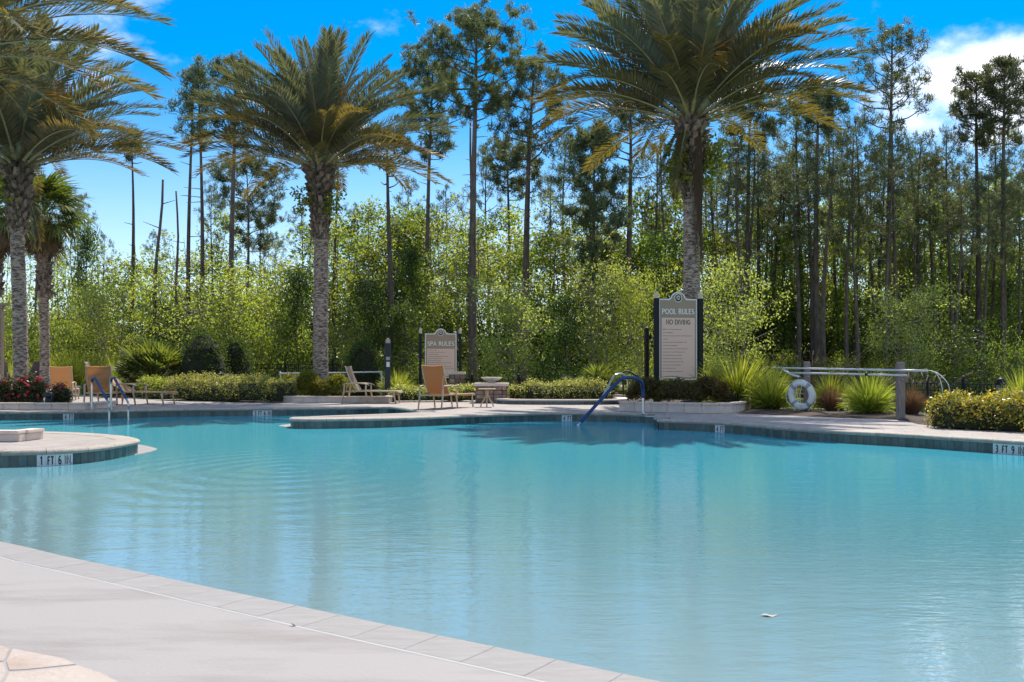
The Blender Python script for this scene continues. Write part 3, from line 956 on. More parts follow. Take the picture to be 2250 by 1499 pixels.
# --- pool handrails
def smooth3(pts, n=6):
    pts = [Vector(p) for p in pts]
    r = []
    for i in range(len(pts) - 1):
        p0, p1, p2, p3 = pts[max(i - 1, 0)], pts[i], pts[i + 1], pts[min(i + 2, len(pts) - 1)]
        for j in range(n):
            t = j / n
            r.append(.5 * ((2 * p1) + (-p0 + p2) * t + (2 * p0 - 5 * p1 + 4 * p2 - p3) * t * t + (-p0 + 3 * p1 - 3 * p2 + p3) * t ** 3))
    r.append(pts[-1])
    return r
def rail(label, base, end, h, arch, drop, blue=(2, 6), zend=-.35, r=.024, mats=('chrome', 'blue'), group=None, name='pool_handrail', cat='handrail'):
    """base: foot on the deck, end: where it enters the water; a bent tube with a coloured sleeve and an escutcheon."""
    root = thing(name, label, cat, base, 0, group)
    b, e = Vector((0, 0, 0)), Vector((end.x - base.x, end.y - base.y, 0))
    pts = [b, (0, 0, h * .55), (0, 0, h - .10)]
    pts += [tuple(e * .07) [:2] + (h - .012,), tuple(e * .19)[:2] + (h,), tuple(e * .32)[:2] + (h - .09,)]
    pts += [tuple(e * arch)[:2] + (drop,), tuple(e)[:2] + (drop - .20 if arch > .9 else -.05,), tuple(e * 1.0)[:2] + (zend,)]
    sp = smooth3(pts, 6)
    MB().tube(sp, r, 10).build('rail', M[mats[0]], root, smooth=True)
    if blue:
        MB().tube(sp[int(blue[0] * 6):int(blue[1] * 6)], r * 1.32, 10).build('grip_sleeve', M[mats[1]], root, smooth=True)
    MB().lathe([(.062, 0), (.06, .012), (.04, .028), (.028, .034)], n=12).build('escutcheon', M['chrome'], root, smooth=True)
    return root
g = 'blue sleeved ladder rails on the left'
rail('left one of the two front blue ladder rails', P(202, 901, DZ), A(240, 21.3), .78, .96, .22, (2.2, 6.1), -.5, group=g)
rail('right one of the two front blue ladder rails', P(244, 900, DZ), A(282, 21.4), .79, .96, .24, (2.2, 6.1), -.5, group=g)
g = 'blue rails behind the roses'
rail('blue rail left behind the roses', A(104, 30, DZ), A(131, 29, 0), .66, .9, .2, (1.5, 6.5), -.1, group=g)
rail('blue rail right behind the roses', A(120, 30.4, DZ), A(148, 29.4, 0), .66, .9, .2, (1.5, 6.5), -.1, group=g)
def polyrail(name, label, cat, pts, r, sleeve=None, mats=('chrome', 'blue'), n=8, feet=()):
    base = Vector((pts[0][0], pts[0][1], pts[0][2]))
    root = thing(name, label, cat, base)
    sp = smooth3([Vector(p) - base for p in pts], 6)
    MB().tube(sp, r, n).build('rail', M[mats[0]], root, smooth=True)
    if sleeve:
        MB().tube(sp[int(sleeve[0] * 6):int(sleeve[1] * 6) + 1], r * 1.35, n).build('grip_sleeve', M[mats[1]], root, smooth=True)
    for f_ in feet:
        q = Vector(f_) - base
        MB().lathe([(.065, 0), (.06, .012), (.04, .03), (.028, .036)], c=q, n=12).build('escutcheon', M['chrome'], root, smooth=True)
    return root
d0, d1 = 20.3, 19.6
V3 = lambda px, py, d: A(px, d, ZZ(py, d))
b0 = P(1413, 909.5, DZ)
polyrail('pool_handrail', 'large blue handrail sloping down the pool steps', 'handrail',
         [b0, V3(1413, 880, b0.y), V3(1412, 852, b0.y), V3(1408, 838, 20.35), V3(1397, 831.5, 20.3), V3(1379, 830, 20.2), V3(1365, 833, 20.1), V3(1346, 851, 20.0), V3(1310, 890, 19.8), V3(1282, 921, 19.65), V3(1271, 933, 19.6), V3(1262, 945, 19.5)], .030, (1.2, 9.6), feet=[b0])
b0 = A(1379.5, 26.3, DZ)
polyrail('spa_handrail', 'bare steel handrail of the spa behind the blue one', 'handrail',
         [b0, V3(1380, 850, 26.3), V3(1378, 832, 26.2), V3(1370, 822.5, 26.1), V3(1355, 823, 25.9), V3(1346, 831, 25.8), V3(1330, 861, 25.5), V3(1316, 888, 25.2)], .028, feet=[b0])
b0 = A(1370, 28.6, DZ)
polyrail('spa_handrail', 'dark handrail at the back of the spa', 'handrail',
         [b0, V3(1369, 840, 28.6), V3(1369, 822, 28.6), V3(1374, 817, 28.6), V3(1384, 817.5, 28.6), V3(1396, 825, 28.7), V3(1412, 835, 28.8)], .026, mats=('black', 'black'))
polyrail('ramp_handrail', 'grey steel ramp rail dipping in front of the cone shrubs', 'handrail',
         [A(449, 33.0, .15), V3(448, 815, 33), V3(455, 812.5, 33), V3(467, 812.5, 33), V3(485, 818.5, 33.2), V3(505, 827.5, 33.4), V3(522, 828.5, 33.5), V3(526, 834, 33.5), A(526, 33.5, .1)], .026, mats=('alu', 'alu'))
polyrail('ramp_handrail', 'long pale horizontal rail behind the middle palm trunk', 'handrail',
         [A(618, 32.5, .1), V3(617, 823, 32.5), V3(622, 820.8, 32.5), V3(700, 820, 32.4), V3(780, 818.6, 32.2), V3(832, 817.6, 32), V3(838, 821, 32), A(838, 32, .1)], .026, mats=('alu', 'alu'))

# --- hot tub with raised tiled rim
tub = thing('hot_tub', 'raised round spa rim of dark tile with pale coping', 'spa', A(1215, 29.2, DZ))
O = Vector((tub.location.x, tub.location.y))
fr = cat_rom([q.to_2d() for q in (A(1085, 28.4), A(1090, 27.0), A(1115, 26.2), A(1215, 25.85), A(1330, 25.9), A(1372, 26.3), A(1380, 27.2), A(1370, 28.2))], .1)
bk = offs(fr, .26)
k = len(fr)
m_ = MB()
m_.v = [(q.x - O.x, q.y - O.y, z) for z in (0, .10) for q in fr] + [(q.x - O.x, q.y - O.y, z) for z in (.10, 0) for q in bk]
for r_ in range(3):
    m_.f += [(r_ * k + i, r_ * k + i + 1, (r_ + 1) * k + i + 1, (r_ + 1) * k + i) for i in range(k - 1)]
m_.m = [0] * len(m_.f)
m_.build('rim_wall', M['grout'], tub)
pts = walk(fr, .15)
for i in range(len(pts) - 1):
    q = (pts[i] + pts[i + 1]) / 2
    t = (pts[i + 1] - pts[i]).normalized()
    if t.x > .2:
        link('tile', TILE_ME, tub, (q.x - O.x + t.y * .008, q.y - O.y - t.x * .008, .045), (0, 0, math.atan2(t.y, t.x)), (1, 1, .68))
cp = walk(fr, .6)
ci = offs(cp, .3)
co = offs(cp, -.03)
for i in range(len(cp) - 1):
    s_ = (cp[i + 1] - cp[i]).normalized() * .002
    m_ = MB().prism([(q.x - O.x, q.y - O.y) for q in (co[i] + s_, co[i + 1] - s_, ci[i + 1] - s_, ci[i] + s_)], .102, .145)
    m_.build('coping_stone', M['planter'], tub)

# --- stone pedestals
def stone_pillar(root, w, dp, h, seed, rows=4):
    rr = random.Random(seed)
    MB().box((0, 0, h / 2), (w - .04, dp - .04, h)).build('core', M['mortar'], root)
    z = 0
    for r_ in range(rows):
        rh = h / rows
        for (side, ln) in ((0, w), (1, dp), (2, dp)):
            x = -ln / 2
            while x < ln / 2 - .05:
                L = min(rr.uniform(.13, .30), ln / 2 - x)
                c = x + L / 2
                jut = rr.uniform(.0, .02)
                dpth = .05
                if side == 0:
                    pos, sz = (c, -dp / 2 + .01 - jut, z + rh / 2), (L - .014, dpth, rh - .014)
                elif side == 1:
                    pos, sz = (-w / 2 + .01 - jut, c, z + rh / 2), (dpth, L - .014, rh - .014)
                else:
                    pos, sz = (w / 2 - .01 + jut, c, z + rh / 2), (dpth, L - .014, rh - .014)
                MB().box((0, 0, 0), sz).build('stone', M['stone'], root, loc=pos, bevel=.012)
                x += L
        z += rh
    MB().box((0, 0, h + .045), (w + .16, dp + .16, .09)).build('cap_stone', M['planter'], root, bevel=.015)
p = A(1080, 27.6, DZ)
ped = thing('stone_pedestal', 'brown stone pedestal with pale cap holding the shallow bowl', 'pedestal', p)
stone_pillar(ped, .90, .9, .50, 3)
bw = thing('fire_bowl', 'shallow pale cast bowl on the brown stone pedestal', 'bowl', (p.x, p.y, DZ + .59))
MB().lathe([(.10, 0), (.12, .02), (.10, .04), (.22, .09), (.31, .15), (.325, .165), (.315, .178), (.28, .165), (.16, .10), (.05, .08)], n=28).build('basin', M['bowl'], bw, smooth=True)
p = A(1003, 29.4, DZ)
pil = thing('stone_pedestal', 'taller brown stone pedestal partly hidden by the orange chaise', 'pedestal', p)
stone_pillar(pil, .42, .42, .84, 5, 6)

# --- rules signs
def rules_sign(label, d, x0, x1, ytop, ybot, yarch, pl, pr, title, sub, lines, post_top, post_base, yaw, thick, head_frac):
    s_ = F / d
    W = (x1 - x0) / s_ / math.cos(yaw)
    cx = (x0 + x1) / 2
    zt, zb, za = ZZ(ytop, d), ZZ(ybot, d), ZZ(yarch, d)
    base = A(cx, d, post_base)
    root = thing('rules_sign', label, 'sign', base, yaw)
    H = zt - zb
    Z0 = zb - post_base
    hw = W / 2
    aw = (za - zt) * 1.42
    def outline(inset):
        h_, top, bot = hw - inset, H - inset, inset
        pts = []
        for i in range(17):
            t = i / 16
            pts.append((-h_ + 2 * h_ * t, bot + .035 * H * math.sin(PI * (1 - t) * 1.0) * 1.0 * (1 - t * 1.6) * 1.1))
        pts += [(h_, top), (aw + .05 - inset, top)]
        for i in range(13):
            a = R(8 + 164 * i / 12)
            rr_ = aw - inset
            pts.append((rr_ * math.cos(a), H + (za - zt - aw * .62) * .45 + rr_ * math.sin(a) * .86 - (0 if True else 0)))
        pts += [(-aw - .05 + inset, top), (-h_, top)]
        return pts
    def slab(nm, inset, y0, y1, mat_):
        m_ = MB()
        o_ = outline(inset)
        k = len(o_)
        m_.v = [(a, y0, Z0 + b) for a, b in o_] + [(a, y1, Z0 + b) for a, b in o_]
        m_.f = [tuple(range(k)), tuple(range(2 * k - 1, k - 1, -1))] + [(i, k + i, k + (i + 1) % k, (i + 1) % k) for i in range(k)]
        m_.m = [0] * len(m_.f)
        return m_.build(nm, mat_, root)
    e = .022 * W + .008
    slab('panel_edge', -.012, .01, .05, M['black'])
    slab('border', 0, .0, .03, M['sign_light'])
    slab('panel', e, -.006, .01, M['sign_green'])
    tr = lambda p_, z: Vector((p_.x, -.0125 - z, Z0 + p_.y))
    tr1 = lambda p_, z: Vector((p_.x, -.0075 - z, Z0 + p_.y))
    # beige field for the rules
    top = H * (1 - head_frac)
    m_ = MB()
    pts = [(-hw + e * 2.2 + (2 * (hw - e * 2.2)) * i / 12, e * 2.0 + .035 * H * math.sin(PI * (1 - i / 12)) * (1 - i / 12 * 1.6) * 1.1) for i in range(13)] + [(hw - e * 2.2, top), (-hw + e * 2.2, top)]
    k = len(pts)
    m_.v = [(a, -.0105, Z0 + b) for a, b in pts] + [(a, -.004, Z0 + b) for a, b in pts]
    m_.f = [tuple(range(k))] + [(i, k + i, k + (i + 1) % k, (i + 1) % k) for i in range(k)]
    m_.m = [0] * len(m_.f)
    m_.build('rules_field', M['sign_pink'], root)
    m_ = MB()
    text(m_, title, 0, top + H * head_frac * .20, W * .130, W * .019, tr1, serif=W * .014, sp=.10, width=W * .84)
    m_.build('title_lettering', M['sign_light'], root)
    if sub:
        m_ = MB()
        text(m_, sub, 0, top - W * .165, W * .115, W * .017, tr, serif=W * .012, sp=.10, width=W * .64)
        m_.build('lettering', M['ink'], root)
    rr_ = random.Random(int(d * 10))
    m_ = MB()
    z = top - (W * .30 if sub else W * .055)
    step = (z - H * .055) / len(lines)
    for ln in lines:
        x = -hw * .80
        while x < -hw * .80 + ln * W * .80:
            wl_ = rr_.uniform(.025, .075) * W
            zz = 0
            while zz < wl_:                      # tiny letter strokes of one word
                q = rr_.uniform(.006, .011) * W
                hh = rr_.choice((.012, .012, .018)) * W
                m_.add([tr(Vector((x + zz, z)), 0), tr(Vector((x + zz + q * .62, z)), 0), tr(Vector((x + zz + q * .62, z + hh)), 0), tr(Vector((x + zz, z + hh)), 0)], [(0, 1, 2, 3)])
                zz += q
            x += wl_ + W * .014
        z -= step
    m_.build('small_print', M['ink'], root)
    # round emblem: fan of leaves over two waves
    ez, er = H + (za - zt) * .18, (za - zt) * .62
    em = MB()
    for (r0, y, mi) in ((er * 1.16, -.0085, 0), (er, -.0105, 1)):
        em.v += [(r0 * math.cos(2 * PI * i / 28), y, Z0 + ez + r0 * 1.12 * math.sin(2 * PI * i / 28)) for i in range(28)]
        o_ = len(em.v) - 28
        em.f.append(tuple(o_ + i for i in range(28)))
        em.m.append(mi)
    lb = MB()
    for a in (20, 55, 90, 125, 160):
        ca, sa = math.cos(R(a)), math.sin(R(a))
        p0, p1 = Vector((ca, sa)) * er * .22, Vector((ca, sa)) * er * .80
        nn = Vector((-sa, ca)) * er * .12
        q = [p0, (p0 + p1) / 2 - nn, p1, (p0 + p1) / 2 + nn]
        lb.add([(v.x, -.0125, Z0 + ez + v.y * 1.1) for v in q], [(0, 1, 2, 3)])
    for zz in (-.18, -.42):
        tre = lambda p_, z_: Vector((p_.x, -.0125 - z_, Z0 + ez + p_.y))
        ribbon(lb, [((i / 8 - .5) * er * (1.2 + zz * .8), er * (zz + .09 * math.sin(i / 8 * 6.3))) for i in range(9)], er * .13, 0, tre)
    emo = em.build('emblem', [M['sign_light'], M['ink']], root)
    lb.build('emblem_leaves', M['sign_light'], emo)
    for px in (pl, pr):
        lx = ((px - cx) / s_) / math.cos(yaw)
        ph = ZZ(post_top, d) - post_base
        po = MB().box((lx, .02, ph / 2), (thick, thick, ph)).build('post', M['black'], root)
        MB().lathe([(thick * .62, 0), (thick * .62, .03), (thick * .42, .04), (thick * .52, .075), (thick * .56, .11), (thick * .42, .15), (thick * .16, .19), (.012, .20)], c=(lx, .02, ph), n=12).build('finial', M['finial'], po, smooth=True)
        for zz in (.25, .8):
            MB().box(((lx + math.copysign(hw, lx)) / 2, .025, Z0 + H * zz), (abs(abs(lx) - hw) + .01, .03, .05)).build('bracket', M['black'], root)
    return root
rules_sign('tall beige pool rules sign with NO DIVING on black posts', 24.6, 1447, 1533, 657, 834, 645, 1441.5, 1541, 'POOL RULES', 'NO DIVING', [.62, .32, .95, .16, .78, .38, .78, .72, .58, .58, .58, .60, .42, .66], 656, .1, R(9), .125, .235)
rules_sign('shorter beige spa rules sign on slim posts with gold finials', 31.5, 934, 1003, 733, 830, 724.5, 924, 1011, 'SPA RULES', '', [.32, .66, .34, .74, .48, .46, .88, .68, .95, .95, .30, .3], 733, .0, R(3), .10, .345)

# --- posts and fixtures
b = A(1421, 26.5, .15)
bo = thing('bollard', 'plain round black post left of the pool rules sign', 'post', b)
MB().lathe([(.075, 0), (.075, ZZ(724, 26.5) - .2), (.07, ZZ(721, 26.5) - .17), (.045, ZZ(719.5, 26.5) - .15)], n=16).build('shaft', M['black'], bo, smooth=True)
MB().lathe([(.1, 0), (.1, .04), (.078, .05)], n=16).build('base_ring', M['black'], bo, smooth=True)
MB().box((.10, 0, ZZ(741, 26.5) - .15), (.06, .05, .12)).build('bracket', M['black'], bo)
b = A(852, 29.5, .2)
ep = thing('emergency_post', 'dark post with grey call boxes and a small red beacon', 'post', b)
hh = ZZ(748, 29.5) - .2
MB().box((0, 0, hh / 2), (.17, .17, hh)).build('post', M['slate'], ep, bevel=.01)
MB().box((.02, -.10, hh - .03), (.15, .06, .13)).build('call_box', M['grey'], ep, bevel=.01)
MB().box((.02, -.10, ZZ(788, 29.5) - .2), (.12, .05, .11)).build('call_box', M['grey'], ep, bevel=.01)
MB().box((.025, -.10, ZZ(801, 29.5) - .2), (.10, .04, .16)).build('notice_plate', M['white'], ep)
MB().lathe([(.05, 0), (.05, .03), (.035, .055), (.012, .065)], c=(0, 0, hh), n=12).build('beacon', M['red'], ep, smooth=True)
b = A(107, 22.9, DZ + .14)
bl = thing('bollard_light', 'black domed path light at the edge of the roses', 'light', b)
MB().lathe([(.075, 0), (.075, .12), (.062, .13), (.062, .17)], n=18).build('stem', M['slate'], bl, smooth=True)
MB().lathe([(.12, .165), (.128, .19), (.118, .235), (.09, .27), (.05, .29), (.01, .297)], n=20).build('dome', M['slate'], bl, smooth=True)
b = A(1607, 22.4, DZ + .12)
gs = thing('garden_speaker', 'slate coloured dome speaker with a dark slot under the big grass', 'speaker', b)
MB().lathe([(.19, 0), (.19, .12), (.16, .20), (.165, .215), (.17, .24), (.13, .29), (.06, .32), (.01, .325)], n=20).build('housing', M['slate'], gs, smooth=True)
MB().box((0, -.175, .12), (.20, .06, .10)).build('slot', M['black'], gs)
b = A(3, 34, .1)
pp = thing('pergola_post', 'dark brown timber post at the left picture edge', 'post', b)
hh = ZZ(672, 34) - .1
MB().box((0, 0, hh / 2), (.13, .13, hh)).build('post', M['grey_frame'], pp)
MB().box((-.3, 0, hh + .05), (1.2, .16, .10)).build('beam', M['grey_frame'], pp)

# --- rescue station
def wpost(label, px, py, ytop, wd):
    b_ = P(px, py, DZ + .02)
    r_ = thing('rescue_post', label, 'post', b_)
    h_ = ZZ(ytop, b_.y) - b_.z
    MB().box((0, 0, h_ / 2 - .04), (wd, wd, h_ + .02)).build('shaft', M['wood'], r_, bevel=.008)
    MB().box((0, 0, h_ - .005), (wd, wd, .05), taper=.72).build('chamfered_top', M['wood'], r_)
    for zz in (.11, .30):
        MB().tube([(0, -wd / 2 - .045, h_ - zz - .03), (0, -wd / 2, h_ - zz - .045), (0, -wd / 2 + .02, h_ - zz - .02)], .014, 6).build('hook', M['chrome'], r_)
    return r_, b_, h_
p1, b1, h1 = wpost('weathered wooden post that carries the life ring', 1773, 906, 796, .125)
p2, b2, h2 = wpost('weathered wooden post at the right end of the poles', 1978.5, 920, 797.5, .14)
def line_at(px, y1_, y2_):
    # pole in front of both posts
    t = (px - 1773) / (1978.5 - 1773)
    d = 1 / ((1 - t) / (b1.y - .12) + t / (b2.y - .13))
    py = y1_ + (y2_ - y1_) * t
    return A(px, d, ZZ(py, d))
pole = thing('rescue_pole', 'upper white rescue pole with a shepherd crook at its right end', 'pole', line_at(1700, 809.5, 813.5))
B = pole.location.copy()
MB().tube([line_at(x, 809.8, 813.8) - B for x in (1699, 1773, 1860, 1978, 2038)], .021, 8).build('shaft', M['alu'], pole, smooth=True)
for off in (0, .16):
    e0 = line_at(2036, 809.8, 813.8)
    dd = (line_at(2060, 809.8, 813.8) - e0).normalized()
    sp = smooth3([e0 - B, e0 + dd * .12 - B, e0 + dd * (.26 + off * .4) + Vector((0, 0, -.07)) - B, e0 + dd * (.36 + off) + Vector((0, 0, -.24)) - B, e0 + dd * (.40 + off * 1.35) + Vector((0, off * .5, -.46)) - B], 5)
    MB().tube(sp, .008, 6).build('crook', M['alu'], pole, smooth=True)
pole = thing('rescue_pole', 'lower white rescue pole hung below the first on both posts', 'pole', line_at(1740, 819.5, 825))
B = pole.location.copy()
MB().tube([line_at(x, 820.2, 824.6) - B for x in (1736, 1773, 1860, 1900, 1991)], .021, 8).build('shaft', M['alu'], pole, smooth=True)
MB().tube([line_at(1902, 820.2, 824.6) - B, line_at(1908, 820.2, 824.6) - B], .028, 8).build('collar', M['black'], pole)
e0 = line_at(1720, 812, 812)
sp = smooth3([line_at(1720, 811, 811) - B, line_at(1727, 816, 817) - B, line_at(1740, 823, 823) - B, line_at(1757, 828.5, 828.5) - B], 5)
MB().tube(sp, .024, 8).build('rescue_hook', M['white'], pole, smooth=True)
MB().tube([q + Vector((0, -.018, -.012)) for q in sp], .012, 6).build('hook_lining', M['ink'], pole, smooth=True)
rc = A(1761, b1.y - .17, ZZ(868, b1.y - .17))
ring = thing('life_ring', 'white life ring with loose rope hung on the wooden post', 'life ring', rc, R(-50))
ring.rotation_euler = (R(4), 0, R(-54))
m_ = MB()
RO, ro = .275, .075
for i in range(40):
    for j in range(12):
        a, q = 2 * PI * i / 40, 2 * PI * j / 12
        m_.v.append(((RO + ro * math.cos(q)) * math.cos(a), ro * .8 * math.sin(q), (RO + ro * math.cos(q)) * math.sin(a)))
        m_.f.append((i * 12 + j, i * 12 + (j + 1) % 12, ((i + 1) % 40) * 12 + (j + 1) % 12, ((i + 1) % 40) * 12 + j))
m_.m = [0] * len(m_.f)
m_.build('ring', M['white'], ring, smooth=True)
for a in (45, 135, 225, 315):
    m_ = MB()
    for i in range(5):
        aa = R(a - 8 + 4 * i)
        for j in range(12):
            q = 2 * PI * j / 12
            m_.v.append(((RO + ro * 1.06 * math.cos(q)) * math.cos(aa), ro * .87 * math.sin(q), (RO + ro * 1.06 * math.cos(q)) * math.sin(aa)))
    m_.f = [(i * 12 + j, i * 12 + (j + 1) % 12, (i + 1) * 12 + (j + 1) % 12, (i + 1) * 12 + j) for i in range(4) for j in range(12)]
    m_.m = [0] * len(m_.f)
    m_.build('band', M['grey'], ring, smooth=True)
m_ = MB()
for a0 in (45, 135, 225, 315):
    pts = []
    for i in range(9):
        a = R(a0 + 90 * i / 8)
        rr_ = RO + ro * 1.1 + .045 * math.sin(PI * i / 8)
        pts.append((rr_ * math.cos(a), -.03, rr_ * math.sin(a) - .05 * math.sin(PI * i / 8)))
    m_.tube(pts, .009, 5)
m_.tube(smooth3([(.1, -.1, .25), (.04, -.11, .0), (.06, -.11, -.25), (.0, -.1, -.18), (-.06, -.1, .2), (-.02, -.1, .24)], 5), .009, 5)
m_.build('rope', M['rope'], ring, smooth=True)

# --- fences
PICK = MB().box((0, 0, .5), (.018, .018, 1.0)).build('picket', M['black'])
PICKME = PICK.data
bpy.data.objects.remove(PICK)
def fence(label, ends, ztop, h, post_every=2.4, pitch=.105, cap='ball', topmat='black'):
    a, b = Vector(ends[0]), Vector(ends[1])
    root = thing('fence', label, 'fence', (a.x, a.y, ztop - h))
    dvec = b - a
    L = dvec.length
    u = dvec / L
    ang = math.atan2(u.y, u.x)
    n = int(L / pitch)
    for i in range(min(n, 299)):
        s_ = (i + .5) * pitch
        link('picket', PICKME, root, (u.x * s_, u.y * s_, .04), (0, 0, ang), (1, 1, h - .06))
    for zz, wd in ((h - .02, .05), (h - .20, .03), (.12, .03)):
        MB().box((u.x * L / 2, u.y * L / 2, zz), (L, wd, .032), ang).build('rail', M[topmat if zz > h - .1 else 'black'], root)
    npst = int(L / post_every) + 1
    for i in range(npst):
        s_ = min(i * post_every, L)
        po = MB().box((u.x * s_, u.y * s_, h / 2 + .03), (.07, .07, h + .08), ang).build('post', M['black'], root)
        if cap == 'ball':
            MB().lathe([(.055, 0), (.055, .02), (.03, .03), (.05, .07), (.045, .10), (.012, .13)], c=(u.x * s_, u.y * s_, h + .07), n=10).build('post_cap', M['black'], po, smooth=True)
    return root
fa = [A(640, 35, 0), A(1140, 33, 0), A(1400, 31.5, 0), A(1850, 26.3, 0), A(2117, 24.0, 0), A(2420, 21, 0)]
fence('low black picket fence behind the bowl and middle hedge', (fa[0].to_2d(), fa[1].to_2d()), .84, 1.15)
fence('black fence stretch behind the palmetto and pool rules sign', (fa[1].to_2d(), fa[3].to_2d()), .84, 1.15)
fence('black picket fence behind the wooden rescue posts', (fa[3].to_2d(), fa[4].to_2d()), .84, 1.15, topmat='slate')
fence('black picket fence behind the orange hedge on the right', (fa[4].to_2d(), fa[5].to_2d()), .84, 1.15, topmat='slate')
fence('taller black picket fence under the dark trees left of the middle palm', (A(525, 41, 0).to_2d(), A(790, 39, 0).to_2d()), 1.45, 1.7)
b = A(2200, 22.6, -.3)
fb = thing('fence_bollard', 'black domed bollard with strips painted as lit pickets rising behind the orange hedge', 'bollard', b)
hh = ZZ(845, 22.6) + .3
MB().lathe([(.09, 0), (.09, hh)], n=16).build('column', M['black'], fb, smooth=True)
for i in range(12):
    a = 2 * PI * i / 12
    MB().box((.095 * math.cos(a), .095 * math.sin(a), hh - .16), (.012, .014, .30), a).build('lit_strip', M['grey'], fb)  # grey strips painted in place of the sunlit pickets behind
MB().lathe([(.125, 0), (.13, .03), (.115, .05), (.12, .08), (.095, .13), (.05, .165), (.03, .17), (.03, .19), (.01, .20)], c=(0, 0, hh), n=18).build('dome', M['black'], fb, smooth=True)

# ================================================================== VEGETATION
def frond_mesh(e0, L, droop, seed, mat_leaf):
    """One pinnate frond: curved rachis with two ranks of leaflets, growing along +X from the origin."""
    rng = np.random.default_rng(seed)
    n = 26
    s_ = np.linspace(0, 1, n)
    ang = R(e0) - R(droop) * s_ ** 1.6
    ds = L / (n - 1)
    x = np.concatenate([[0], np.cumsum(np.cos(ang[:-1]) * ds)])
    z = np.concatenate([[0], np.cumsum(np.sin(ang[:-1]) * ds)])
    y = .05 * L * rng.uniform(-1, 1) * s_ ** 2
    pts = np.stack([x, y, z], 1)
    side_tw = rng.uniform(-.35, .35)
    polys, tint = [], []
    rad = .030 * (1 - s_) ** .8 + .005
    for i in range(n - 1):            # rachis: three faces
        t = pts[i + 1] - pts[i]
        t = t / np.linalg.norm(t)
        u = np.cross(t, [0, 0, 1.0]) if abs(t[2]) < .98 else np.array([0, 1.0, 0])
        u = u / np.linalg.norm(u)
        v = np.cross(u, t)
        tri = [u, -u * .9 + v * .2, -v * .8]
        for j in range(3):
            a, b = tri[j], tri[(j + 1) % 3]
            polys.append([pts[i] + a * rad[i] * (2.0 if i < 5 else 1), pts[i] + b * rad[i] * (2.0 if i < 5 else 1), pts[i + 1] + b * rad[i + 1], pts[i + 1] + a * rad[i + 1]])
            tint.append(.5)
    nr = len(polys)
    m = 84
    for side in (-1, 1):
        for q in range(m):
            f_ = .17 + .83 * (q + rng.uniform(-.3, .3)) / m
            f_ = min(f_, .995)
            k = f_ * (n - 1)
            i = min(int(k), n - 2)
            c = pts[i] + (pts[i + 1] - pts[i]) * (k - i)
            t = pts[i + 1] - pts[i]
            t = t / np.linalg.norm(t)
            u = np.cross(t, [0, 0, 1.0]) if abs(t[2]) < .98 else np.array([0, 1.0, 0])
            u = u / np.linalg.norm(u)
            v = np.cross(u, t)
            u, v = u * math.cos(side_tw) + v * math.sin(side_tw), v * math.cos(side_tw) - u * math.sin(side_tw)
            g = (f_ - .17) / .83
            ll = (.30 + .38 * math.sin(PI * min(1, .18 + g * .80)) ** .8) * L / 4.0 * rng.uniform(.8, 1.12)
            fw = .62 + .55 * g
            d = t * fw + u * side * (.95 - .35 * g) + v * (.42 + rng.uniform(-.22, .22))
            d = d / np.linalg.norm(d)
            wv = np.cross(d, v)
            wv = wv / max(np.linalg.norm(wv), 1e-6)
            wd = .022 * rng.uniform(.8, 1.2)
            tip = c + d * ll
            tip[2] -= .05 * ll + rng.uniform(0, .10) * ll
            mid = c + d * ll * .42
            polys.append([c, mid + wv * wd, tip, mid - wv * wd])
            tint.append(rng.uniform(0, .75) + .25 * g)
    mi = [1] * nr + [0] * (len(polys) - nr)
    return quads_mesh('frond', np.array(polys), np.array(tint), [mat_leaf, M['rachis']], mi)
ELEVS = [8, 16, 24, 32, 40, 48, 56, 64, 74, 84]
FRONDS = {}
for i, e in enumerate(ELEVS):
    dr = 18 + 33 * math.cos(R(e)) ** 1.2
    for j in range(2):
        FRONDS[(i, j)] = frond_mesh(e + 5 * j, 4.1, dr * (1 + .25 * (j - .5)), 100 + i * 7 + j, M['frond_old'] if e < 28 else M['frond'])
FR_DEAD = frond_mesh(-62, 2.6, 22, 555, M['frond_old'])
m_ = MB()
m_.box((0, 0, 0), (.05, .13, .0001))
m_ = MB().add([(-.02, -.075, 0), (-.02, .075, 0), (-.02, .05, .20), (-.02, -.05, .20), (.035, -.07, .0), (.035, .07, .0), (.075, .042, .235), (.075, -.042, .235), (.05, 0, .02), (.10, 0, .22)],
               [(0, 1, 2, 3), (0, 4, 8, 5, 1), (3, 2, 6, 9, 7), (0, 3, 7, 4), (1, 5, 6, 2), (4, 7, 9, 8), (8, 9, 6, 5)])
_o = m_.build('leaf_base', M['boot'])
BOOT = _o.data
bpy.data.objects.remove(_o)
def flower_mesh(seed):
    rr = np.random.default_rng(seed)
    m_ = MB()
    m_.tube([(0, 0, 0), (.45, 0, .55), (.75, 0, .75)], [.022, .018, .012], 5)
    for i in range(46):
        a = rr.normal(size=3) * .16
        b = Vector((.72, 0, .74))
        e = b + Vector((.22 + a[0], a[1] * 1.3, .02 + a[2]))
        m_.tube([b, (b + e) / 2 + Vector((0, 0, .04)), e], [.009, .009, .013], 3, cap=False)
    o_ = m_.build('flower_stalk', M['orange'])
    me = o_.data
    bpy.data.objects.remove(o_)
    return me
FLOWER = flower_mesh(3)
def sprig_mesh(seed):
    rr = np.random.default_rng(seed)
    v, t = leaves(rr, rr.normal(size=(9, 3)) * np.array([.14, .14, .22]), 26, .08, .12, .5, .3)
    return quads_mesh('fern_sprig', v, t, M['leaf_a'])
SPRIG = sprig_mesh(5)
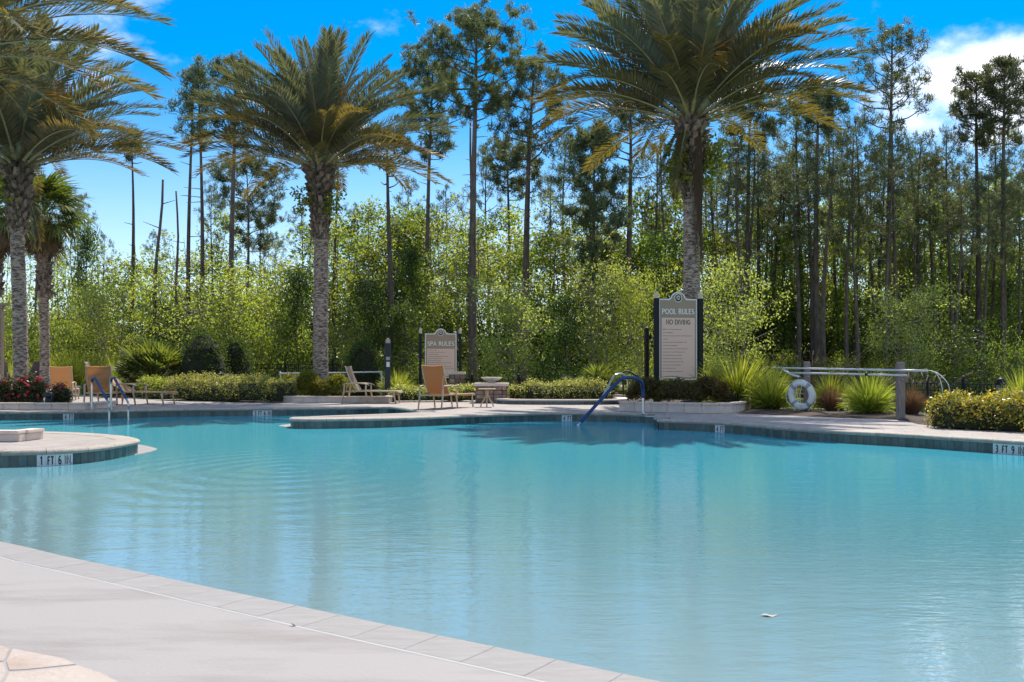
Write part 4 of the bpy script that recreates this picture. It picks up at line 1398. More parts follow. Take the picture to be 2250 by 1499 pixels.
def date_palm(label, px, d, base_z, py_crown, px_crown, rad, boot_h, n=58, L=1.0, seed=1, tr_seed=0, sprigs=(), flowers=5, hang=0, boots=True):
    rr = random.Random(seed)
    base = A(px, d, base_z)
    top = A(px_crown, d, ZZ(py_crown, d))
    root = thing('date_palm', label, 'palm tree', base)
    H = top.z - base.z
    lean = Vector((top.x - base.x, 0, 0))
    # trunk with ringed, slightly uneven outline
    m_ = MB()
    nz_, na = int(H / .055), 24
    for i in range(nz_ + 1):
        t = i / nz_
        z = t * H
        c = lean * t + Vector((.03 * math.sin(t * 5 + seed), 0, z))
        r0 = rad * (1.0 + .20 * max(0, 1 - t * 9) - .08 * t)
        if z > H - boot_h:
            r0 *= 1.0 + .14 * min(1, (z - H + boot_h) / boot_h)
        for j in range(na):
            a = 2 * PI * j / na
            sc_ = math.sin(z * 30 + (j % 2) * PI + math.sin(a * 3) * .8) * .035 + rr.uniform(-.03, .03)
            q = r0 * (1 + sc_)
            m_.v.append((c.x + q * math.cos(a), c.y + q * math.sin(a), c.z))
    m_.f = [(i * na + j, i * na + (j + 1) % na, (i + 1) * na + (j + 1) % na, (i + 1) * na + j) for i in range(nz_) for j in range(na)]
    m_.m = [0] * len(m_.f)
    trunk = m_.build('trunk', M['palm_bark'], root)
    # spiral of old leaf bases under the crown
    cnt = min(170, int(boot_h / .0150)) if boots else 0
    for i in range(cnt):
        t = i / cnt
        z = H - boot_h + boot_h * t * .99
        a = i * 2.39996
        r0 = rad * (.93 + .19 * t)
        c = lean * (z / H)
        sc_ = rr.uniform(1.0, 1.4) * (.55 + .65 * t)
        link('leaf_base', BOOT, trunk, (c.x + math.cos(a) * r0, math.sin(a) * r0, z), (rr.uniform(-.2, .2), .30 + .22 * t + rr.uniform(-.14, .14), a), (sc_, sc_, sc_ * rr.uniform(.85, 1.15)))
    tp = lean + Vector((0, 0, H))
    for i in range(n):
        t = (i + .5) / n
        e = 88 - 75 * t ** .75 + rr.uniform(-6, 6)
        a = i * 2.39996 + rr.uniform(-.15, .15)
        k = min(range(len(ELEVS)), key=lambda q: abs(ELEVS[q] - e))
        sc_ = L * rr.uniform(.90, 1.06) * (1.0 if e < 60 else .95)
        zo = .35 * (1 - t) + .02
        ro = rad * (.25 + .75 * t)
        o_ = link('frond', FRONDS[(k, rr.randint(0, 1))], root, tp + Vector((math.cos(a) * ro, math.sin(a) * ro, zo)), (rr.uniform(-.12, .12), 0, a), (sc_, sc_, sc_))
    for i in range(hang):
        a = rr.uniform(0, 6.28)
        link('frond', FR_DEAD, root, tp + Vector((math.cos(a) * rad, math.sin(a) * rad, -.02)), (0, 0, a), (.8, .8, .8))['label'] = 'old yellowed frond hanging down'
    for i in range(flowers):
        a = -PI / 2 + rr.uniform(-1.5, 1.5)
        link('flower_stalk', FLOWER, root, tp + Vector((math.cos(a) * rad * .8, math.sin(a) * rad * .8, rr.uniform(.25, .8))), (rr.uniform(-.3, .3), rr.uniform(-.5, .25), a), [rr.uniform(1.1, 1.6)] * 3)
    for (dx, dz) in sprigs:
        link('fern_sprig', SPRIG, root, tp + Vector((dx, -.22, dz)), (0, 0, dx * 9), [rr.uniform(1.0, 1.5)] * 3)['kind'] = 'stuff'
    return root, tp
date_palm('tall date palm in the middle rising from the low block planter', 707, 29.6, .3, 372, 703, .245, 2.35, n=92, L=1.03, seed=4, sprigs=((-.48, -.9), (.42, -1.05)), flowers=7)
rp, tp = date_palm('large date palm standing behind the pool rules sign', 1524, 25.6, .3, 268, 1518, .235, 2.3, n=104, L=1.12, seed=9, sprigs=((-.5, -.9), (-.42, -1.4), (.5, -1.0), (.48, -1.5), (.55, -.7)), flowers=8, hang=3)
m_ = MB()
rr = random.Random(5)
for i in range(34):
    x0 = .10 + rr.uniform(-.09, .09)
    l = rr.uniform(2.2, 4.3)
    m_.tube([tp + Vector((x0, -.30, .1)), tp + Vector((x0 + .03, -.42, -.8)), tp + Vector((x0 + rr.uniform(-.03, .10), -.36, -l * .6)), tp + Vector((x0 + rr.uniform(-.02, .12), -.33 + rr.uniform(-.04, .02), -l))], .012, 3, cap=False)
m_.build('hanging_fibre', M['dead'], rp)
date_palm('date palm on the left growing out of the red roses', 44, 24.6, .3, 372, 38, .185, 1.75, n=84, L=1.0, seed=13, sprigs=((-.35, -.55),), flowers=4, hang=3)
date_palm('nearest date palm whose fronds hang in at the top left corner', -165, 17.5, .15, 130, -172, .23, 1.7, n=80, L=1.05, seed=21, flowers=2, hang=4, boots=False)

# --- fan palms and palmettos
def fan_mesh(r, pet, seed, mat_, span=125, nseg=30, droop=.25):
    rng = np.random.default_rng(seed)
    polys, tint = [], []
    for i in range(6):
        a, b = pet * i / 6, pet * (i + 1) / 6
        wv = .022
        polys.append([(a, -wv, 0), (a, wv, 0), (b, wv * .8, 0), (b, -wv * .8, 0)])
        tint.append(.3)
    for i in range(nseg):
        a = R(-span + 2 * span * i / (nseg - 1))
        l = r * (.62 + .38 * math.cos(a * .75)) * rng.uniform(.88, 1.08)
        d = np.array([math.cos(a), math.sin(a), 0])
        nn = np.array([-math.sin(a), math.cos(a), 0])
        o_ = np.array([pet, 0, 0.0])
        lift = .10 * (1 if i % 2 else -1) * .2
        wd = l * R(span * 2 / nseg) * .34
        m1 = o_ + d * l * .55 + np.array([0, 0, lift - droop * .12 * l])
        tip = o_ + d * l + np.array([0, 0, -droop * l * rng.uniform(.5, 1.2)])
        polys.append([o_ + d * .02, m1 + nn * wd, tip, m1 - nn * wd])
        tint.append(rng.uniform(0, 1))
    return quads_mesh('fan_leaf', np.array(polys), np.array(tint), mat_)
FAN = [fan_mesh(.85, .75, 40 + i, M['fan'], droop=.3 + .2 * i) for i in range(3)]
FAND = [fan_mesh(.75, .55, 50 + i, M['dead'], span=70, droop=.1) for i in range(2)]
PALM = [fan_mesh(.55, .62, 60 + i, M['fan'], span=105, nseg=22, droop=.06 + .1 * i) for i in range(3)]
def fan_palm(label, px, d, z0, py, rad, seed):
    rr = random.Random(seed)
    base = A(px, d, z0)
    root = thing('fan_palm', label, 'palm tree', base)
    H = ZZ(py, d) - z0
    m_ = MB()
    zs = np.linspace(0, H, 40)
    m_.tube([(0.02 * math.sin(z), 0, z) for z in zs], [rad * (1 + .5 * max(0, 1 - z / .6) + .12 * rr.uniform(-1, 1) * (1 if z > H * .45 else .2) + (.18 if z > H * .55 else 0)) for z in zs], 16)
    tr = m_.build('trunk', M['palm_bark'], root, smooth=True)
    for i in range(70):
        t = i / 70
        a = i * 2.39996
        z = H * .55 + H * .43 * t
        link('leaf_base', BOOT, tr, (math.cos(a) * rad * 1.1, math.sin(a) * rad * 1.1, z), (0, .25, a), (.9, .9, 1.1))
    for i in range(44):
        t = i / 44
        e = 82 - 118 * t
        a = i * 2.39996
        s_ = rr.uniform(.85, 1.1)
        link('fan_leaf', rr.choice(FAN), root, (math.cos(a) * .1, math.sin(a) * .1, H + .3 * (1 - t)), (rr.uniform(-.3, .3), -R(e), a), (s_, s_, s_))
    for i in range(34):
        a = i * 2.39996
        s_ = rr.uniform(.85, 1.15)
        o_ = link('fan_leaf', rr.choice(FAND), root, (math.cos(a) * rad, math.sin(a) * rad, H - .05 - .25 * (i / 34)), (rr.uniform(-.4, .4), R(62 + rr.uniform(0, 22)), a), (s_, s_, s_))
        if i == 0:
            o_['label'] = 'dry brown leaves of the hanging skirt'
    return root
fan_palm('fan palm with brown leaf skirt just right of the left date palm', 97, 33.5, .15, 480, .17, 3)
fan_palm('fan palm cut by the left picture edge with brown skirt', -12, 31.0, .15, 468, .17, 8)
def palmetto(label, px, py, d, sc_, n, seed, z0=.2):
    rr = random.Random(seed)
    base = A(px, d, z0)
    root = thing('palmetto', label, 'palmetto', base)
    h = (ZZ(py, d) - .2)
    for i in range(n):
        t = i / n
        a = i * 2.39996
        e = 84 - 72 * t + rr.uniform(-8, 8)
        s_ = sc_ * rr.uniform(.8, 1.12)
        link('fan_leaf', rr.choice(PALM), root, (math.cos(a) * .1 * sc_, math.sin(a) * .1 * sc_, h * .18 * rr.random()), (rr.uniform(-.5, .5), -R(e), a), (s_, s_, s_))
    for i in range(9):
        a = rr.uniform(0, 6.28)
        s_ = sc_ * .8
        link('fan_leaf', FAND[0], root, (0, 0, .12), (0, -R(rr.uniform(-6, 14)), a), (s_, s_, s_))
    return root
palmetto('spiky round palmetto left of the dark cone shrub', 343, 800, 34.0, 1.42, 64, 2, .60)
palmetto('palmetto with stiff fan leaves between bowl and pool rules sign', 1318, 795, 29.8, .92, 50, 6)
palmetto('smaller palmetto lobe at the left foot of the sign palmetto', 1268, 805, 30.4, .72, 34, 7)

# --- grass clumps
def grass_mesh(n, L, rbase, lean_max, seed, mat_, wd=.012, curl=1.0):
    rng = np.random.default_rng(seed)
    az = rng.uniform(0, 2 * PI, n)
    q = np.sqrt(rng.uniform(0, 1, n))
    el = R(90) - R(lean_max) * q * rng.uniform(.7, 1.1, n)
    ln = L * rng.uniform(.65, 1.1, n) * (1 - .15 * q)
    r0 = rbase * q
    pts = []
    cur = np.stack([r0 * np.cos(az), r0 * np.sin(az), np.zeros(n)], 1)
    seg = 4
    pts.append(cur)
    for i in range(seg):
        e = el - R(42) * curl * (i / seg) ** 1.3 * (.3 + q) * rng.uniform(.7, 1.3, n)
        cur = cur + np.stack([np.cos(e) * np.cos(az), np.cos(e) * np.sin(az), np.sin(e)], 1) * (ln / seg)[:, None]
        pts.append(cur)
    sd = np.stack([-np.sin(az), np.cos(az), rng.uniform(-.3, .3, n)], 1)
    sd = nrm(sd * np.cos(1.1 * rng.normal(size=(n, 1))) + rng.normal(size=(n, 3)) * .4)
    wds = [1, .95, .8, .55, .06]
    polys, tint = [], []
    tb = rng.uniform(.0, .8, n)
    for i in range(seg):
        polys.append(np.stack([pts[i] - sd * wd * wds[i], pts[i] + sd * wd * wds[i], pts[i + 1] + sd * wd * wds[i + 1], pts[i + 1] - sd * wd * wds[i + 1]], 1))
        tint.append(tb * .75 + .25)
    return quads_mesh('blades', np.concatenate(polys), np.concatenate(tint), mat_)
GR = [grass_mesh(1150, 1.0, .16, 74, 70 + i, M['grass']) for i in range(3)]
GRB = [grass_mesh(900, .62, .16, 50, 80 + i, M['grass_brown'], .007, .6) for i in range(2)]
GRT = [grass_mesh(520, 1.7, .3, 38, 90 + i, M['grass'], .013, 1.0) for i in range(2)]
def grass(label, loc, wpx, hpx, kind=GR, seed=0, group='fountain grass clumps by the pool deck'):
    s_ = F / loc.y
    root = thing('ornamental_grass', label, 'grass clump', loc, seed * 1.7, group)
    W = wpx / s_ / 1.95
    Hh = hpx / s_ / (.92 if kind is GR else (.6 if kind is GRB else 1.55))
    link('blades', kind[seed % len(kind)], root, scale=(W * (1 if kind is not GRB else 1.55), W * (1 if kind is not GRB else 1.55), Hh))
    return root
grass('biggest bright green grass clump right of the pool rules sign', A(1622, 23.0, .30), 240, 128, seed=0)
grass('bright grass clump just left of the life ring', A(1693, 21.9, .25), 150, 100, seed=1)
grass('grass clump behind the life ring and russet grass', A(1826, 21.8, .25), 130, 90, seed=2)
grass('bright grass clump left of the right wooden post', A(1908, 19.7, .25), 140, 100, seed=1)
grass('green grass clump right of the dark emergency post', A(873, 30.0, .25), 105, 68, seed=0)
grass('bright grass tuft above the orange hedge at the right edge', A(2246, 18.5, .3), 110, 105, seed=2)
gb = 'russet fountain grass tufts'
grass('small russet grass tuft between the life ring and the right clump', A(1827, 20.6, .25), 72, 62, GRB, 0, gb)
grass('russet grass tuft right of the right wooden post', A(2003, 18.9, .25), 80, 70, GRB, 1, gb)
grass('tiny russet grass tuft right of the stone pedestal', A(1137, 28.6, .25), 36, 42, GRB, 0, gb)
for lab, px, d, wd, hp, s_ in (('tall light green grass behind the leftmost chaises', 125, 40.5, 90, 70, 0), ('tall grass between fan palm trunk and terrace chaise', 165, 41.5, 110, 78, 1), ('tall grass right of the terrace chaise', 255, 41, 100, 66, 0), ('tall grass at the left picture edge', 20, 41, 120, 62, 1)):
    grass(lab, A(px, d, .1), wd, hp * 1.35, GRT, s_, 'tall grasses behind the terrace')
def plumes(label, loc, n, L, spread, seed, lean, pl_len, mat_='plume', rad=.018, cat_='grass plumes', dirx=0):
    rr = random.Random(seed)
    root = thing('plume_grass', label, cat_, loc)
    stems = MB()
    for i in range(n):
        a = rr.uniform(0, 6.28)
        ln = L * rr.uniform(.7, 1.1)
        le = R(lean) * rr.uniform(.2, 1)
        hx, hy = math.cos(a) * math.sin(le) + dirx, math.sin(a) * math.sin(le)
        b = Vector((rr.uniform(-1, 1) * spread, rr.uniform(-1, 1) * spread * .5, 0))
        p1_ = b + Vector((hx * ln * .55, hy * ln * .55, ln * .72))
        p2_ = b + Vector((hx * ln * .95, hy * ln * .95, ln * .96))
        dd = Vector((hx * .7 + hx * .6, hy, .55)).normalized()
        p3_ = p2_ + dd * pl_len
        stems.tube([b, p1_, p2_], [.006, .005, .004], 3, cap=False)
        m_ = MB().tube([p2_, p2_ + dd * pl_len * .25, p2_ + dd * pl_len * .65, p3_], [rad * .6, rad, rad * .8, rad * .15], 6)
        m_.build('plume', M[mat_], root, smooth=True)
    stems.build('stems', M['grass_brown'], root)
    return root
plumes('feathery beige grass plumes right of the right wooden post', A(2018, 19.4, .3), 16, .78, .42, 4, 42, .17, dirx=.25)
plumes('feathery beige plumes left of the right wooden post', A(1962, 20.4, .3), 12, .80, .35, 5, 36, .17, dirx=.1)
plumes('few beige plumes between the russet tuft and the poles', A(1850, 21.6, .3), 7, .85, .35, 6, 22, .14)
plumes('tall wispy brown grass heads above the rescue poles', A(1775, 26.5, .0), 34, 1.75, .75, 7, 52, .34, 'grass_brown', .010, dirx=.12)
plumes('tall wispy grass heads left of the spa rules sign', A(885, 33.5, .0), 22, 1.9, .55, 8, 40, .30, 'grass_brown', .010)
plumes('wispy brown grass heads at the right edge', A(2235, 24, -.3), 12, 2.0, .4, 9, 45, .30, 'grass_brown', .010, dirx=-.2)

# --- shrubs and hedges as leaf clouds on the plant's own volume
def shell_points(rng, n, r, squash, jitter=.16, low=-.35):
    d = nrm(rng.normal(size=(n, 3)))
    d[:, 2] = np.where(d[:, 2] < low, -d[:, 2], d[:, 2])
    return d * np.array(r) * squash * (1 - np.abs(rng.normal(size=(n, 1))) * jitter)
def shrub_mesh(r, n, per, size, seed, mat_, spread=.08, shape='round', up=.6, jitter=.18, asp=.5):
    rng = np.random.default_rng(seed)
    if shape == 'cone':
        t = rng.uniform(0, 1, n) ** 1.25
        a = rng.uniform(0, 2 * PI, n)
        prof = np.sqrt(np.clip(1 - (np.clip(t - .34, -.34, 1) / .67) ** 2, 0, 1))
        rr_ = (1 - np.abs(rng.normal(size=n)) * .14)
        c = np.stack([np.cos(a) * r[0] * prof * rr_, np.sin(a) * r[1] * prof * rr_, t * r[2]], 1)
    else:
        c = shell_points(rng, n, r, 1.0, jitter)
        lump = 1 + .16 * np.sin(c[:, :1] * 5 / r[0] + seed) * np.cos(c[:, 1:2] * 4 / r[1])
        c = c * lump
        c[:, 2] += r[2] * .35
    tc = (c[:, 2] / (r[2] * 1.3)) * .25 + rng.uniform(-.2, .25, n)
    v, t_ = leaves(rng, c, per, spread, size, asp, up, tc)
    v[:, :, 2] = np.maximum(v[:, :, 2], .0)
    return quads_mesh('foliage', v, t_, mat_)
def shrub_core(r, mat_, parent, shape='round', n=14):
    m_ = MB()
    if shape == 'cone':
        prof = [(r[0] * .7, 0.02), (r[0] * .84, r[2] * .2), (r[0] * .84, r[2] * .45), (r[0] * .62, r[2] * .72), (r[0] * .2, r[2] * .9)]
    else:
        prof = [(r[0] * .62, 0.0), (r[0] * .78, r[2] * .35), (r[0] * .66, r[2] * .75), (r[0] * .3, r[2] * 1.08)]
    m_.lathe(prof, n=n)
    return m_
for lab, px, d, wpx, ytop in (('round topped dark cone shrub right of the palmetto', 447, 33.5, 96, 722), ('second dark clipped shrub behind the first cone', 516, 35.0, 72, 740), ('dark clipped dome shrub right of the middle palm', 797, 34.0, 74, 749)):
    s_ = F / d
    z0 = .05 if px != 797 else .0
    r = (wpx / s_ / 2 * 1.18, wpx / s_ / 2 * 1.18, ZZ(ytop, d) - z0)
    root = thing('cone_shrub', lab, 'shrub', A(px, d, z0), 0, 'clipped dark shrubs')
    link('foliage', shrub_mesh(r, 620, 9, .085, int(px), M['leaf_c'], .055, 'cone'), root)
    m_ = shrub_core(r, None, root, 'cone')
    m_.build('inner_hull', M['core'], root)
def hedge(label, px0, px1, py_base, py_top, depth, mat_, seed, size=.062, z0=.24, dens=1.0, base_px2=None, group='low leafy hedges along the beds', top2=None):
    a = P(px0, py_base, z0)
    b = P(px1, base_px2 or py_base, z0)
    L = (b - a).length
    u = (b - a).normalized()
    ang = math.atan2(u.y, u.x)
    h0 = ZZ(py_top, a.y + depth * .3) - z0
    h1 = ZZ(top2 or py_top, b.y + depth * .3) - z0
    rng = np.random.default_rng(seed)
    n = int(L * 230 * dens * (.6 + max(h0, .35)))
    x = rng.uniform(0, L, n)
    th = rng.uniform(0, PI, n)             # cross section: half ellipse with a flat front
    hh = (h0 + (h1 - h0) * x / L) * (1 + .09 * np.sin(x * 2.6 + seed) + .06 * np.sin(x * 6.1))
    y = depth * .5 - np.cos(th) * depth * .5 * np.abs(np.cos(th)) ** -.45
    z = hh * np.sin(th) ** .62
    k = 1 - np.abs(rng.normal(size=n)) * .10
    endr = np.minimum(1, np.sqrt(np.maximum(0, np.minimum(x, L - x)) / .28 + .04))
    y = depth * .5 + (y - depth * .5) * k * endr
    z = z * k * (.45 + .55 * endr)
    c = np.stack([x, y, z], 1)
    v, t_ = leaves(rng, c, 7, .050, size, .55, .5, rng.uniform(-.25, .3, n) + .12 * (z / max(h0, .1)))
    v[:, :, 2] = np.maximum(v[:, :, 2], -.02)
    root = thing('hedge', label, 'hedge', a, ang, group)
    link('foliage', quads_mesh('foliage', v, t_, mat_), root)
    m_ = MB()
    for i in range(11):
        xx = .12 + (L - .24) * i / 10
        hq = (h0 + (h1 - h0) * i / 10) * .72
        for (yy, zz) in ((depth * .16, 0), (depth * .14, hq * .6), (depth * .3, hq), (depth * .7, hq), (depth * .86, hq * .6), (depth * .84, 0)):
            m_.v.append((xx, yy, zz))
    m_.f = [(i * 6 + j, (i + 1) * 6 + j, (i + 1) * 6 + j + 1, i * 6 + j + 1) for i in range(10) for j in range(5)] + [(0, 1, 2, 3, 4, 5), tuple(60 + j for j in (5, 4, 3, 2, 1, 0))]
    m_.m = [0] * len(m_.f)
    m_.build('inner_hull', M['core'], root)
    return root
hedge('long variegated hedge between the palmetto and the block planter', 342, 470, 876.5, 826, 1.6, M['hedge'], 11, base_px2=880)
hedge('variegated hedge stretch that ends at the block planter', 462, 612, 880.5, 828, 1.4, M['hedge'], 12, base_px2=882.5)
hedge('low dark hedge behind the pale and the orange chaise', 858, 1040, 881, 850, .8, M['hedge'], 14, base_px2=880)
hedge('clipped green hedge behind the spa right of the pedestal', 1152, 1345, 880.5, 836, 1.2, M['hedge'], 15, base_px2=880, size=.058)
hedge('large orange tipped hedge at the right edge', 2024, 2300, 938, 858, 1.0, M['hedge_orange'], 16, base_px2=950, size=.055, dens=1.7, z0=.22, top2=872)
hedge('orange tipped hedge end cut by the right picture edge', 2232, 2420, 952, 905, .8, M['hedge_orange'], 17, base_px2=966, size=.055, dens=1.6, z0=.22)
hedge('low green shrubs left behind the tan chaise seen from behind', 165, 300, 868, 838, 1.2, M['leaf_b'], 18, base_px2=871, size=.07)
hedge('low shrubs at the foot of the palmetto', 290, 350, 872, 832, 1.0, M['leaf_a'], 19, base_px2=875, size=.07)
hedge('small green shrub row left of the stone pedestal', 1016, 1052, 880, 846, .6, M['hedge'], 20)
hedge('small green shrub right of the stone pedestal', 1112, 1160, 880, 846, .6, M['hedge'], 22)
# lime and bronze feathery junipers
def juniper(label, px, d, z0, wpx, hpx, seed, mat_='lime'):
    s_ = F / d
    rng = np.random.default_rng(seed)
    n = 900
    az = rng.uniform(0, 2 * PI, n)
    q = np.sqrt(rng.uniform(0, 1, n))
    d_ = np.stack([np.cos(az) * q * wpx / s_ / 2, np.sin(az) * q * wpx / s_ / 2 * .8, (1 - .55 * q ** 2) * hpx / s_ * rng.uniform(.45, 1.0, n)], 1)
    v, t_ = leaves(rng, d_, 9, (.035, .035, .05), .10, .22, .2)
    root = thing('juniper', label, 'shrub', A(px, d, z0), 0, 'feathery low shrubs in the planters')
    link('foliage', quads_mesh('foliage', v, t_, M[mat_]), root)
    return root
juniper('lime green feathery shrub at the left end of the block planter', 640, 29.0, .36, 70, 48, 1)
juniper('lime green feathery shrub left against the middle palm trunk', 676, 28.9, .36, 62, 56, 2)
juniper('yellow green shrub right against the middle palm trunk', 742, 29.0, .36, 66, 46, 3)
juniper('low lime shrub in front of the middle palm trunk', 702, 28.8, .36, 44, 30, 4)
M['bronze'] = leafmat('bronze_juniper', (.038, .045, .010), (.15, .105, .025), .38, (1.7, 1.4, .4), .5)
juniper('bronze green feathery shrub at the left end of the right planter', 1425, 22.3, .40, 90, 52, 5, 'bronze')
juniper('bronze green feathery shrub under the pool rules sign', 1490, 22.0, .40, 110, 48, 6, 'bronze')
juniper('bronze feathery shrub between sign and garden speaker', 1558, 22.1, .40, 90, 56, 7, 'bronze')
# red roses
BL = None
def rose(label, px, d, wpx, hpx, seed, nb):
    global BL
    s_ = F / d
    r = (wpx / s_ / 2, wpx / s_ / 2 * .8, hpx / s_ * .78)
    root = thing('rose_bush', label, 'rose bush', A(px, d, .32), 0, 'red rose bushes in the left planter')
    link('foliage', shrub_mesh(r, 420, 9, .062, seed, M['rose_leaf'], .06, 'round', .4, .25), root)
    shrub_core((r[0] * .8, r[1] * .8, r[2] * .8), None, root).build('inner_hull', M['core'], root)
    rr = random.Random(seed)
    if BL is None:
        rng = np.random.default_rng(5)
        c = nrm(rng.normal(size=(14, 3))) * .035
        v, t_ = leaves(rng, c, 4, .015, .045, .9, .2)
        BL = quads_mesh('blossom', v, t_, M['rose'])
    for i in range(nb):
        a = rr.uniform(PI * .95, PI * 2.05)
        e = rr.uniform(-.1, 1.35)
        link('blossom', BL, root, (math.cos(a) * math.cos(e) * r[0] * 1.02, math.sin(a) * math.cos(e) * r[1] * 1.02, max(.05, math.sin(e) * r[2] + r[2] * .36)), (rr.random() * 3, rr.random() * 3, 0), [rr.uniform(.45, 1.0)] * 3)
    return root
rose('red rose bush at the left picture edge', 8, 23.3, 52, 48, 31, 14)
rose('largest red rose bush in front of the left palm trunk', 66, 23.4, 84, 56, 32, 26)
rose('small rose bush with bright pink blooms right of the bollard light', 133, 23.3, 36, 36, 33, 16)

# ================================================================== THE WOODS BEHIND
def tufts(rng, centers, per, ln, wd, up=.9):
    """Pine needle tufts: thin diamonds radiating from each twig end."""
    c = np.repeat(np.asarray(centers, float), per, axis=0)
    n = len(c)
    d = nrm(rng.normal(size=(n, 3)) + np.array([0, 0, up]))
    c = c + rng.normal(size=(n, 3)) * ln * .24
    sd = nrm(np.cross(d, rng.normal(size=(n, 3))))
    L = ln * rng.uniform(.6, 1.15, (n, 1))
    v = np.stack([c, c + d * L * .5 + sd * wd, c + d * L, c + d * L * .5 - sd * wd], 1)
    tn = rng.uniform(0, .75, n) + np.repeat(rng.uniform(-.1, .3, len(centers)), per)
    return v, tn
def pine_parts(H, r0, crown_lo, spread, seed, nl=26, lean=0.0, per=40, ntuft=7, bare=0.0, ln=.29, shape='dome', bend=.15):
    """Meshes of one pine of height H: trunk with limbs, and needle crown. crown_lo: fraction of H where limbs start."""
    rng = np.random.default_rng(seed)
    m_ = MB()
    k = 14
    ph = rng.uniform(0, 6)
    tp = [Vector((lean * (i / k) + bend * math.sin(ph + i / k * 4) * (i / k), .1 * math.sin(ph + i / k * 3), H * i / k)) for i in range(k + 1)]
    m_.tube(tp, [r0 * (1.18 if i == 0 else 1) * (1 - .80 * (i / k) ** 1.25) for i in range(k + 1)], 9)
    def at(t):
        q = min(max(t, 0), .999) * k
        i = int(q)
        return tp[i].lerp(tp[i + 1], q - i)
    cs = []
    for i in range(nl):
        f_ = (i + rng.uniform(0, 1)) / nl
        t = crown_lo + (1 - crown_lo) * f_ ** .85 * .985
        if shape == 'dome':
            pr = (.50 + .52 * math.sin(PI * min(1, f_ * 1.02))) * (1 if f_ < .86 else 1 - (f_ - .86) * 3.2)
        else:
            pr = (1 - f_) ** .6 * .9 + .18
        ll = spread * max(.2, pr) * rng.uniform(.55, 1.15)
        a = i * 2.39996 + rng.uniform(-.5, .5)
        el = R(rng.uniform(0, 26) + 26 * f_)
        b = at(t)
        d = Vector((math.cos(a) * math.cos(el), math.sin(a) * math.cos(el), math.sin(el)))
        p1_ = b + d * ll * .5 + Vector((0, 0, -.04 * ll))
        p2_ = b + d * ll + Vector((0, 0, .10 * ll))
        rr_ = max(.012, r0 * .30 * (1 - .6 * f_) * min(1, ll / spread + .2))
        m_.tube([b, p1_, p2_], [rr_, rr_ * .65, rr_ * .25], 5, cap=False)
        if rng.uniform() < bare * (1 - f_):
            continue
        nt_ = max(3, int(ntuft * ll / spread + 2))
        for j in range(nt_):
            q = rng.uniform(.55, 1.08)
            base = b.lerp(p1_, q * 2) if q < .5 else p1_.lerp(p2_, (q - .5) * 2)
            off = Vector(rng.normal(size=3)) * ll * .17
            e = base + off + Vector((0, 0, .06 * ll))
            m_.tube([base, e], [.014, .006], 3, cap=False)
            cs.append(tuple(e))
            cs.append(tuple(e + Vector(rng.normal(size=3)) * .16))
    for i in range(7):                       # dead stubs under the crown
        t = crown_lo * rng.uniform(.55, 1.0)
        a = rng.uniform(0, 6.28)
        b = at(t)
        l = rng.uniform(.3, 1.0)
        m_.tube([b, b + Vector((math.cos(a) * l, math.sin(a) * l, l * rng.uniform(-.1, .35)))], [.025, .01], 4, cap=False)
    v, tn = tufts(rng, np.array(cs), per, ln, .019)
    return m_, v, tn
def pine(label, px, px_top, ytop, d, rad_px, y_lo, half_px, seed, group=None, **kw):
    x = (px - CX) / F * d
    z0 = ground_z(x, d)
    H = ZZ(ytop, d) - z0
    lo = (ZZ(y_lo, d) - z0) / H
    root = thing('pine_tree', label, 'pine tree', (x, d, z0), 0, group)
    m_, v, tn = pine_parts(H, rad_px * d / F, lo, half_px * d / F, seed, lean=(px_top - px) / F * d, **kw)
    m_.build('trunk', M['bark'], root, smooth=True)
    link('crown', quads_mesh('crown', v, tn, M['needle']), root)
    return root
